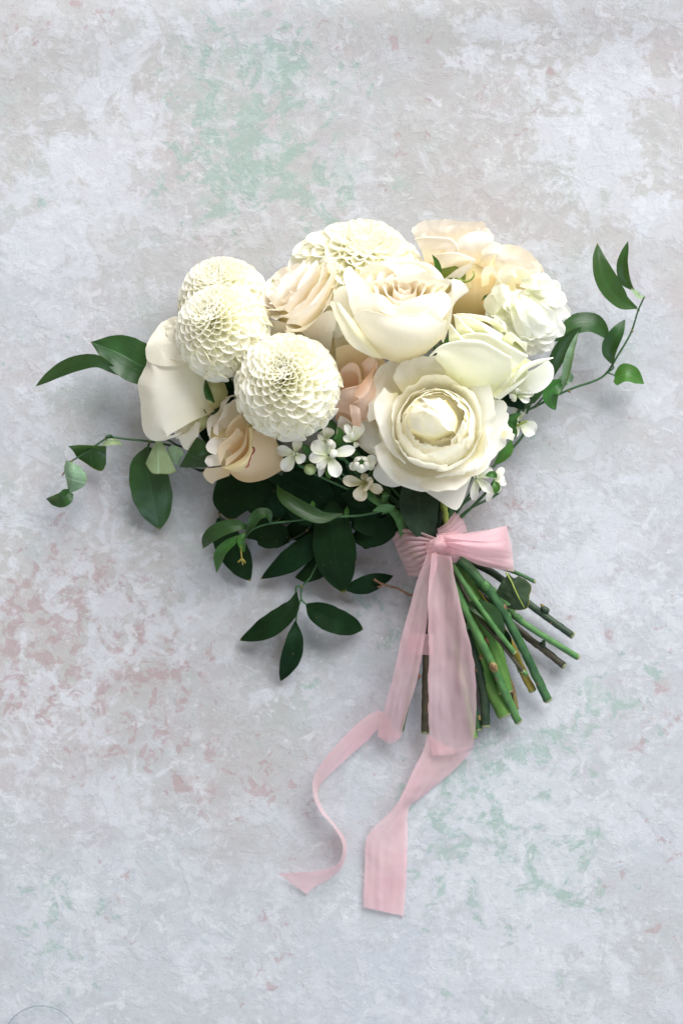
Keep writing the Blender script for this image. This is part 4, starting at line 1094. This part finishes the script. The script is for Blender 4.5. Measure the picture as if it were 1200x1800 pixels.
# small leaf tips between the flowers
for lab, a in (('slim green leaf tip standing up between the top dahlia and the pale peach rose', ("762,500,60 769,480,64 767,462,68 759,447,70", 13)),
               ('tiny yellow-green leaf tip peeping up left of the peach ranunculus', ("484,520,50 482,508,52 479,490,54", 10)),
               ('green leaf tip showing between the cupped rose and the pointed rose', ("770,625,64 785,612,66 794,598,68 791,583,68", 30))):
    t = thing('leaf_tip', W(*pts(a[0])[0]), lab, 'leaf', None)
    leaf(t, a[0], a[1], M_calyx if 'tiny' in lab else M_fresh, fold=.4, nu=7, nv=12, name='blade')
    q = pts(a[0])[0]
    tube(t, 'stalk', f'{q[0]},{q[1]},{q[2]} {(q[0] + 768) / 2},{(q[1] + 955) / 2},24 768,955,26', M_stem, r=2, k=6)

# green sprigs among the star flowers
t = thing('leafy_sprig', W(600, 800, 20), 'small fresh green leaves around the white star flowers', 'leafy sprig')
tube(t, 'stem', "700,900,26 640,850,30 600,800,36 585,780,38", M_stem, r=3.5, r1=2)
tube(t, 'stem', "640,850,30 610,812,40 590,800,46", M_stem, r=4, r1=2)
leaf(t, "582,782,44 592,775,48 598,762,50 593,750,50", 17, M_fresh, fold=.4, twist=-15)
leaf(t, "545,800,40 538,790,42 532,780,42", 14, M_fresh, fold=.3)
leaf(t, "540,812,38 533,805,38 530,796,38", 16, M_fresh, fold=.3)
leaf(t, "578,822,42 577,832,44 580,842,42", 12, M_fresh, fold=.4)
leaf(t, "606,812,34 622,824,34 640,836,32", 22, M_leaf, fold=.2)
leaf(t, "660,830,34 655,836,36 648,842,34", 20, M_leaf, fold=.2)
leaf(t, "872,840,42 866,834,44 852,836,44", 13, M_fresh, fold=.4, label='green streaked leaf between star petals')
leaf(t, "868,846,42 872,858,43 868,868,42", 14, M_fresh, fold=.4)
tube(t, 'stem', "768,950,28 850,870,30 868,845,38", M_stem, r=2.5, k=6)

# lower-left cluster
t = thing('leafy_sprig', W(600, 920, 4), 'mass of broad dark leaves spread below the flowers left of the ribbon', 'leafy sprig', LG)
tube(t, 'stem', "760,955,24 680,925,20 600,900,16 540,870,16 470,830,18", M_stemd, r=3.2, r1=2)
tube(t, 'stem', "395,846,14 391,870,14 386,900,12 385,905,12 392,915,11 400,930,10", M_stemd, r=2.2, r1=1.6)
tube(t, 'stem', "600,890,14 548,920,15 540,932,14 520,945,13 508,950,12", M_stemd, r=1.8)
for nx, ny, hh in ((391, 855, 14), (385, 904, 12), (540, 932, 14)):
    blob(t, 'node', W(nx, ny, hh), 2.8 * PX, M_node, None, 8, 6, .2)
D = [("480,835,16 440,850,18 410,880,18 405,915,14", 96, BROAD), ("430,850,14 460,860,16 480,890,15 490,915,12", 90, BROAD), ("510,950,12 480,940,14 450,935,13 432,946,10", 54, BROAD),
     ("385,910,10 400,950,10 425,995,8 440,1021,4", 56, BROAD), ("585,920,18 555,950,18 510,985,16 458,1018,6", 46, None), ("580,945,12 570,985,12 540,1010,10 518,1015,5", 40, BROAD),
     ("585,880,24 585,940,24 592,990,20 605,1042,8", 78, BROAD), ("600,1035,8 635,1030,10 665,1020,9 691,1012,6", 34, None), ("690,930,22 660,915,24 625,900,24 600,905,20", 66, BROAD),
     ("560,860,18 600,870,20 650,885,20 690,900,18", 70, BROAD), ("640,860,20 670,880,22 690,910,22 695,940,18", 60, BROAD), ("500,830,22 520,850,22 560,870,22 590,890,20", 66, BROAD),
     ("600,840,14 570,850,16 530,850,16 490,835,14", 70, BROAD), ("690,905,26 680,925,26 650,940,22 615,945,16", 50, BROAD), ("660,930,16 648,945,14 640,965,10", 36, BROAD),
     ("700,840,24 715,870,26 730,910,26", 60, BROAD), ("470,800,20 500,830,20 540,850,20", 60, BROAD), ("640,780,22 620,820,24 590,850,22", 70, BROAD),
     ("470,870,8 500,890,9 540,905,8", 60, BROAD), ("560,900,8 530,930,8 500,930,6", 50, BROAD), ("620,930,8 640,915,9 680,920,8", 50, BROAD), ("540,850,10 560,890,10 570,930,8", 64, BROAD),
     ("430,860,8 470,870,8 500,900,6", 60, BROAD), ("650,850,12 690,860,12 720,880,12", 60, BROAD), ("500,880,24 530,905,24 570,915,20", 34, None), ("600,870,26 640,880,28 675,915,22", 40, BROAD)]
for p, w, pr in D:
    leaf(t, p, w, M_dark, fold=.08, prof=pr, wave=1.2, curl=.1)
leaf(t, "487,852,26 497,872,34 525,893,36 565,910,34 603,903,30", 30, M_leaf, fold=.35, twist=15, label='long boat-shaped leaf catching the light')
leaf(t, "550,880,30 549,890,33 545,902,33", 10, M_fresh, fold=.5, nu=7, nv=10)
leaf(t, "610,890,26 609,900,28 608,912,28", 9, M_fresh, fold=.5, nu=7, nv=10)

# light-green sprig lying over the dark leaves
t = thing('vine_sprig', W(560, 910, 20), 'fine vine sprig with slender light green leaves lying over the dark leaves at lower left', 'vine sprig', LG)
tube(t, 'stem', "700,890,30 640,905,30 600,908,30 560,910,30 510,916,30 470,921,30 445,930,30 432,943,28 428,955,26", M_stem, r=2.4, r1=1.6, n=40)
leaf(t, "440,930,31 420,924,36 390,930,36 366,946,30 357,964,20", 29, M_leaf, fold=.3, twist=-12)
leaf(t, "432,938,30 412,950,33 390,970,30 380,1007,16", 22, M_fresh, fold=.35, twist=-20)
leaf(t, "476,920,32 470,903,36 455,905,38 440,925,36 432,940,32", 22, M_leaf, fold=.4, twist=-20)
leaf(t, "432,935,32 424,945,34 424,955,33 430,970,28", 14, M_fresh, fold=.5, twist=10)
for p in ("423,957,32 424,970,30 425,982,28 427,993,26", "425,982,28 430,987,27 431,990,26", "424,983,28 419,988,27 419,986,26", "423,962,31 421,958,31"):
    tube(t, 'tendril', p, M_yellow, r=1.8, r1=1.2, k=6, n=8)

# hanging sprig
t = thing('vine_sprig', W(540, 1030, 2), 'short vine sprig with three dark pointed leaves, lowest of the greenery', 'vine sprig', LG)
tube(t, 'stem', "560,985,12 545,1015,10 531,1032,8 529,1052,7 533,1058,7 541,1064,7", M_stem, r=2.2, r1=1.6)
tube(t, 'tendril', "531,1032,8 522,1030,8 520,1036,8 520,1042,7", M_stem, r=1.8, k=6)
tube(t, 'tendril', "529,1052,7 522,1075,7 520,1092,7", M_stem, r=1.6, k=6)
blob(t, 'node', W(531, 1031, 8), 2.6 * PX, M_node, None, 8, 6, .2)
leaf(t, "521,1041,8 513,1068,14 476,1100,14 421,1126,4", 44, M_dark, fold=.22, twist=-14, wave=.8)
leaf(t, "539,1062,8 565,1080,15 600,1095,14 638,1106,4", 48, M_dark, fold=.16, prof=BROAD, twist=6, wave=.8)
leaf(t, "519,1092,8 518,1120,14 511,1155,12 493,1198,3", 39, M_dark, fold=.20, twist=10, wave=.8)

# broad leaf beside the tie
t = thing('rose_leaf', W(745, 870, 24), 'broad grey-green rose leaf hanging from under the open rose onto the ribbon knot', 'leaf')
leaf(t, "738,845,34 735,880,44 742,920,46 757,958,44", 70, M_rosel, fold=.14, prof=[(0, .5), (.15, .85), (.35, 1), (.55, .95), (.75, .66), (.9, .3), (1, .02)], wave=1.4, name='blade')
tube(t, 'stalk', "738,848,34 745,855,30 760,900,26", M_stemd, r=2.4, k=6)
# pale withered stems that branch above the tie
t = thing('flower_stalk', W(740, 930, 20), 'pale branching green stalk with small sepals just left of the broad leaf above the ribbon', 'stalk')
tube(t, 'stem', "640,862,30 660,880,32 680,890,34 700,910,36 712,945,34 735,985,26", M_stemy, r=7, r1=9, bumps=.25, n=30)
tube(t, 'branch', "682,892,34 676,880,36 678,868,38", M_stemy, r=5, r1=7, bumps=.3)
loft(t, 'sepal', ["670,905,36 690,898,38", "672,900,40 694,890,42", "654,899,38 664,890,41 680,886,43 695,890,42"], M_stemy, nu=10, nv=8)
tube(t, 'stem', "778,880,30 782,905,32 784,925,32", M_calyx, r=7, r1=5, bumps=.3)
tube(t, 'stem', "792,885,28 790,905,28 782,930,28", M_stem, r=5, r1=5)
tube(t, 'stem', "725,870,24 735,920,26 755,960,26", M_stemd, r=7)

# twig
t = thing('twig', W(723, 1047, 8), 'thin brown twig sticking out left of the ribbon tail', 'twig')
tube(t, 'stem', "760,1000,18 735,1040,12 723,1047,11 700,1035,11 675,1028,12 663,1022,13 657,1018,13", M_twig, r=2.0, r1=2.0, n=30, bumps=.2)
tube(t, 'branch', "672,1027,12 667,1032,12 663,1031,12", M_twig, r=2.4, r1=1.6, k=6)


# ------------------------------------------------------------------ cut stems
CG = 'cut stems fanned out below the ribbon'


def stem(path, r, mat, label, cut=M_cut, nodes=(), r1=None, bumps=.16):
    r *= .92; r1 = r1 and r1 * .92
    P = pts(path)
    t = thing('cut_stem', W(P[-1][0], P[-1][1], P[-1][2] - 2), label, 'stem', CG)
    tube(t, 'stem', path, mat, r=r, r1=r1, k=12, n=36, bumps=bumps, seed=P[-1][0])
    a = W(*P[-2]); b = W(*P[-1]); d = Vector(b - a).normalized()
    rr = (r1 or r) * PX * .95
    V = np.array([[(q * rr * math.cos(2 * PI * j / 12), q * rr * math.sin(2 * PI * j / 12), z) for j in range(12)] for q, z in ((1.02, -.0006), (1.03, .0004), (.9, .0009), (.5, .0007), (.02, .0008))])
    M = frame(d)
    V = V @ np.array(M).T + b - tloc(t)
    link('cut_end', grid_mesh('cut_end', V, None, cut, closed=True), t)
    q = cr(np.array(P), 40)
    for k in range(2 + int(P[-1][0]) % 3):
        i = int(12 + 25 * ((P[-1][0] * (.37 + .21 * k)) % 1)); p3 = W(*q[i]); dd = Vector(W(*q[min(i + 1, 39)]) - p3).normalized()
        up = Vector((0, 0, 1)); off = dd.cross(up) * ((-1) ** k) * r * PX * .55 + up * r * PX * .5
        blob(t, 'leaf_scar', p3 + np.array(off), r * PX * .34, mat if k else M_twig, frame(dd), 8, 6, .3, seed=k + r, scale=(1, 1, 1.5))
    for nx, ny, nh, nr, nm in nodes:
        blob(t, 'node', W(nx, ny, nh - nr * .18), nr * .92 * PX, nm, frame(d), 10, 9, .3, seed=nx, scale=(1, 1, 1.35))
    return t


stem("768,960,20 820,985,16 870,1010,14 930,1062,10 1005,1117,8", 7.2, M_stemd, 'dark thick stem that reaches farthest right at the upper side, half under the torn leaf', nodes=((957, 1072, 12, 7, M_stemd), (952, 1064, 16, 3, M_node)))
stem("768,955,28 850,990,22 900,1004,18 938,1022,14", 4, M_stem, 'short thin stem ending just below the ribbon loop, uppermost of the stems')
stem("768,958,30 905,1084,18 1014,1155,9", 6.3, M_stemy, 'bright green stem with a pale node, its tip farthest right of all stems', nodes=((909, 1086, 19, 7.5, M_stemy), (903, 1083, 20, 4, M_stemy), (955, 1128, 12, 3, M_stem)))
stem("768,962,18 870,1072,10 990,1170,6", 7, M_stemb, 'dark brown stem lying beneath the bright green stem', nodes=((953, 1133, 10, 5, M_stemd),))
stem("775,955,33 853,1031,32 903,1110,24 962,1230,9", 8.6, M_stem, 'thickest long dark green stem on top of the fan, with a forked node', r1=9, nodes=((853, 1030, 35, 8.5, M_stemy), (885, 1068, 30, 6, M_twig), (893, 1082, 28, 5, M_stemy)))
stem("772,958,34 796,995,37 830,1048,36 868,1102,33 903,1147,29", 5, M_stemy, 'slim straight stem crossing over the others, cut short in the middle')
stem("770,965,34 812,1060,32 866,1170,25 910,1268,11", 8.2, M_stemy, 'green stem with a brown knot halfway, nearest in front of the broad pale stems', nodes=((867, 1173, 30, 8, M_node), (867, 1173, 33, 4, M_twig)))
stem("776,950,24 832,1050,23 866,1130,20 888,1215,15", 17, M_steml, 'broad bright green dahlia stem under the knotted stem', r1=15)
stem("775,965,18 800,1040,16 822,1110,13 850,1180,10 888,1256,10", 15, M_steml, 'broad flat light green stem tucked beneath, with a slanted end', r1=17)
stem("768,965,28 795,1030,22 815,1100,18 838,1165,15 850,1220,11 853,1275,9", 9.5, M_stemd, 'deep green stem directly right of the wide ribbon tail', nodes=((845, 1155, 20, 4, M_node), (820, 1100, 24, 6, M_stemy)))
stem("768,965,16 790,1060,12 815,1160,9 830,1235,8 840,1282,7", 8, M_stem, 'short-ended stem half hidden by the right edge of the wide ribbon tail', nodes=((842, 1262, 10, 4, M_node),))
stem("765,970,14 755,1060,12 750,1150,10 747,1287,8", 8.5, M_stemb, 'near black stem hanging straight down between the two ribbon tails')
stem("762,968,18 748,1060,15 733,1160,12 716,1235,9 706,1284,7", 4.4, M_stem, 'thin green stem at the far left edge with a small side stub', nodes=((731, 1191, 13, 5, M_stem), (736, 1189, 14, 3.5, M_twig)))
stem("768,968,12 790,1080,9 815,1200,8 832,1296,7", 8, M_steml, 'light green stem whose tip peeps out under the ribbon fold')
stem("775,962,22 850,1060,15 895,1130,12 920,1185,9 935,1213,7", 8, plain('stem_yellow', (.20, .16, .02), (.30, .24, .04), uvs=(4, 10, 1)), 'yellowing stem showing behind the thickest dark stem')
stem("772,962,20 830,1080,14 880,1170,10 898,1205,8 907,1246,6", 5, M_node, 'withered thin stem with a reddish tattered end behind the broad stems', nodes=((894, 1203, 11, 7, M_rust), (899, 1216, 10, 5, M_twig)))
stem("775,960,30 820,990,28 838,1010,27 870,1060,24 890,1090,22", 6, M_stemy, 'light green stem beside the forked node')
stem("775,960,22 830,1010,18 870,1045,15 900,1080,12", 9, M_stemy, 'mid green stem showing under the torn leaf')
stem("768,962,36 800,1010,27 815,1040,27 845,1090,28 880,1130,28 905,1163,27 918,1180,26", 3.6, M_stemb, 'thin dark twig-like stem with a pale swollen tip over the broad stems', r1=4, nodes=((922, 1183, 25, 5, M_stemy), (915, 1178, 26, 4.5, M_stemy)))
stem("768,965,20 790,1050,17 800,1100,16 830,1160,12 860,1220,8", 7, M_stemb, 'shaded brown stem deep in the fan behind the knotted stem')

t = thing('rose_leaf', W(885, 1020, 20), 'torn dark rose leaf with a pale midrib stuck among the stems under the ribbon loop', 'leaf')
loft(t, 'blade', ["893,1008,30 885,1018,31 875,1034,30 870,1045,29", "903,1016,33 902,1032,34 899,1050,33 896,1062,31", "911,1012,31 924,1019,31 934,1033,28 930,1047,30 929,1062,31 921,1071,30 905,1073,29 887,1066,28"], M_rosel, nu=26, nv=14, crumple=.8, rag=.5)
tube(t, 'midrib', "889,1006,32 898,1022,35 906,1040,36 914,1056,35 921,1068,32", M_calyx, r=1.6, r1=1.0, k=6)
t = thing('sheath_leaf', W(830, 1065, 24), 'folded green leaf lying across the stems next to the wide ribbon tail', 'leaf')
leaf(t, "812,1062,30 835,1066,33 858,1078,32 876,1100,29 885,1120,26", 34, M_leaf, fold=.3, twist=15, name='blade')
leaf(t, "870,1100,26 885,1120,24 897,1140,20", 24, M_dark, fold=.2, name='leaflet')


# ------------------------------------------------------------------ the pink ribbon
def ribbon():
    t = thing('ribbon', W(768, 990, 0), 'sheer pink silk ribbon tied round the stems with one loop and two trailing tails', 'ribbon')

    def strip(name, L, Rr, nu=16, nv=40, crumple=.5, seed=3, fold=0.0, folds=3, mid=0.0, sag=0.0):
        """left and right edge paths -> a strip with soft lengthwise folds"""
        A = cr(np.array([W(*p) for p in pts(L)]), nv); B = cr(np.array([W(*p) for p in pts(Rr)]), nv)
        for i in range(nv):
            dd = (B[i] - A[i]) * .02
            A[i] += dd * nz(i * .45, 1.0, seed + 21, 3); B[i] += dd * nz(i * .45, 7.0, seed + 23, 3)
        V = np.empty((nv, nu, 3))
        for i in range(nv):
            for j in range(nu):
                u = j / (nu - 1)
                p = A[i] * (1 - u) + B[i] * u
                wid = np.linalg.norm(B[i] - A[i])
                z = mid * 1e-3 * math.sin(u * PI)
                z += fold * 1e-3 * math.sin(u * folds * PI * 2 + seed) * (1 - .6 * i / nv)
                z += crumple * 1e-3 * (.8 * nz(u * wid * 260, i / nv * 2.5, seed, 2) + .45 * nz(u * wid * 90, i / nv * 7, seed + 5, 3) + .5 * max(0, nz(u * wid * 150 + i / nv * 9, i / nv * 14 - u * 3, seed + 8, 2)))
                V[i, j] = p + np.array((0, -sag * PX * math.sin(u * PI) * (i / (nv - 1)) ** 7, z))
        V[..., 2] = np.maximum(V[..., 2], .0007)
        return link(name, grid_mesh(name, V - tloc(t), None, M_rib), t)
    # wrap round the stems: pleats gather towards the knot
    def pleats(rows, nu, nv, amp, k, seed, name='wrap'):
        RR = np.array([cr(np.array([W(*p) for p in pts(r)]), nu) for r in rows])
        tt = np.linspace(0, 1, len(RR)); V = cr_at(RR, tt, np.linspace(0, 1, nv))
        for i in range(nv):
            v = i / (nv - 1)
            for j in range(nu):
                u = j / (nu - 1)
                V[i, j, 2] += amp * 1e-3 * (abs(math.sin(u * PI * k + .8 * math.sin(v * 3 + seed) + nz(u * 5, v * 2, seed))) - .5) * (1 - .25 * v) + .4e-3 * nz(u * 12, v * 6, seed + 2)
        V[..., 2] = np.maximum(V[..., 2], .0008)
        return link(name, grid_mesh(name, V - tloc(t), None, M_rib), t)
    pleats(["768,946,46 766,955,47 766,964,46 766,980,44", "735,934,44 735,955,46 742,985,44 745,1005,40", "705,930,36 712,960,38 722,990,35 738,1014,30", "688,944,16 698,968,16 708,990,15 718,1012,14", "700,940,3 708,970,3 715,990,3 722,1012,3"], 64, 28, 3.6, 8, 1)
    pleats(["762,950,46 766,960,47 768,970,46", "790,935,48 800,960,46 790,985,44", "805,935,40 815,965,38 800,990,36", "812,940,22 822,965,20 808,990,18"], 26, 16, 1.6, 3, 2)
    # tuft of ribbon rising behind the knot
    pleats(["768,930,40 770,945,46 768,955,46", "785,918,38 792,930,44 792,946,46", "800,899,26 812,915,30 818,935,32", "806,908,14 818,925,16 822,940,18"], 26, 16, 1.8, 3, 4)
    # loop
    pleats(["766,938,50 768,950,53 768,962,50", "788,938,55 794,950,59 792,966,53", "808,938,52 820,956,58 810,977,51", "840,937,43 855,958,50 838,992,42", "872,928,37 884,960,43 872,1000,34", "889,924,26 899,962,25 903,1005,22"], 40, 44, 2.6, 2.6, 5, 'loop')
    pleats(["768,945,44 768,955,44 768,965,42", "812,938,40 815,960,40 812,978,40", "850,932,30 855,960,29 848,988,30", "889,927,26 894,960,24 898,1000,22"], 22, 20, .8, 2, 6, 'loop')
    # knot
    pleats(["748,955,48 756,950,54 766,944,54 776,938,52 790,936,46", "748,962,50 758,958,58 768,953,59 780,948,57 794,945,50", "750,970,48 760,968,57 771,964,58 784,960,56 798,962,48", "754,978,42 764,978,48 775,975,49 786,972,47 796,974,42"], 30, 18, 1.6, 2.5, 7, 'knot')
    # left tail: hangs down from the knot, folds under, then curls across the canvas
    strip('tail', "752,966,54 746,985,52 733,1020,48 722,1060,45 708,1110,42 690,1190,34 674,1250,24 663,1292,10", "768,972,54 766,1000,52 756,1040,48 750,1090,45 743,1140,40 731,1200,32 716,1250,22 704,1296,9", fold=1.6, folds=.8, crumple=1.1, seed=3.4, mid=1.5, sag=12)
    strip('tail', "704,1297,8 668,1250,7 640,1262,7 600,1300,10 566,1340,14 551,1368,16 550,1395,16 562,1425,14 585,1452,13 600,1478,14 602,1498,14 592,1520,12 560,1530,11 528,1533,8 488,1535,4",
          "664,1296,6 664,1280,5 650,1297,4 622,1322,3 590,1352,3 566,1376,2 558,1396,2 572,1428,1.5 596,1458,1 608,1480,1 609,1500,1 600,1525,1 578,1546,1 556,1557,1 538,1571,1", nu=12, nv=90, crumple=.35, seed=8)
    # right tail: wide, sheer, folded back at the stem ends
    strip('tail', "758,972,56 755,1000,53 752,1040,50 752,1080,48 753,1150,42 752,1220,34 753,1270,24 760,1326,10", "792,978,55 797,1010,52 806,1050,48 818,1100,46 830,1150,42 836,1210,34 836,1260,24 831,1311,10", nu=24, fold=3.4, folds=.9, crumple=1.3, seed=2.2, mid=2.0, sag=7)
    strip('tail', "760,1328,9 752,1290,8 745,1315,8 730,1345,9 712,1385,10 696,1415,11 672,1440,9 645,1472,6 641,1530,3 638,1594,1.5",
          "832,1311,8 828,1318,4 815,1335,3 790,1360,2 762,1383,2 735,1405,2 718,1420,2 716,1470,2 714,1540,1.5 709,1610,1", nu=20, nv=70, crumple=.9, seed=9, mid=1.0)
    # short bridging band seen between the tails
    strip('band', "715,1110,36 735,1113,36 760,1115,38", "715,1150,30 735,1151,31 762,1151,33", nu=10, nv=12, crumple=1.0, seed=4)


ribbon()
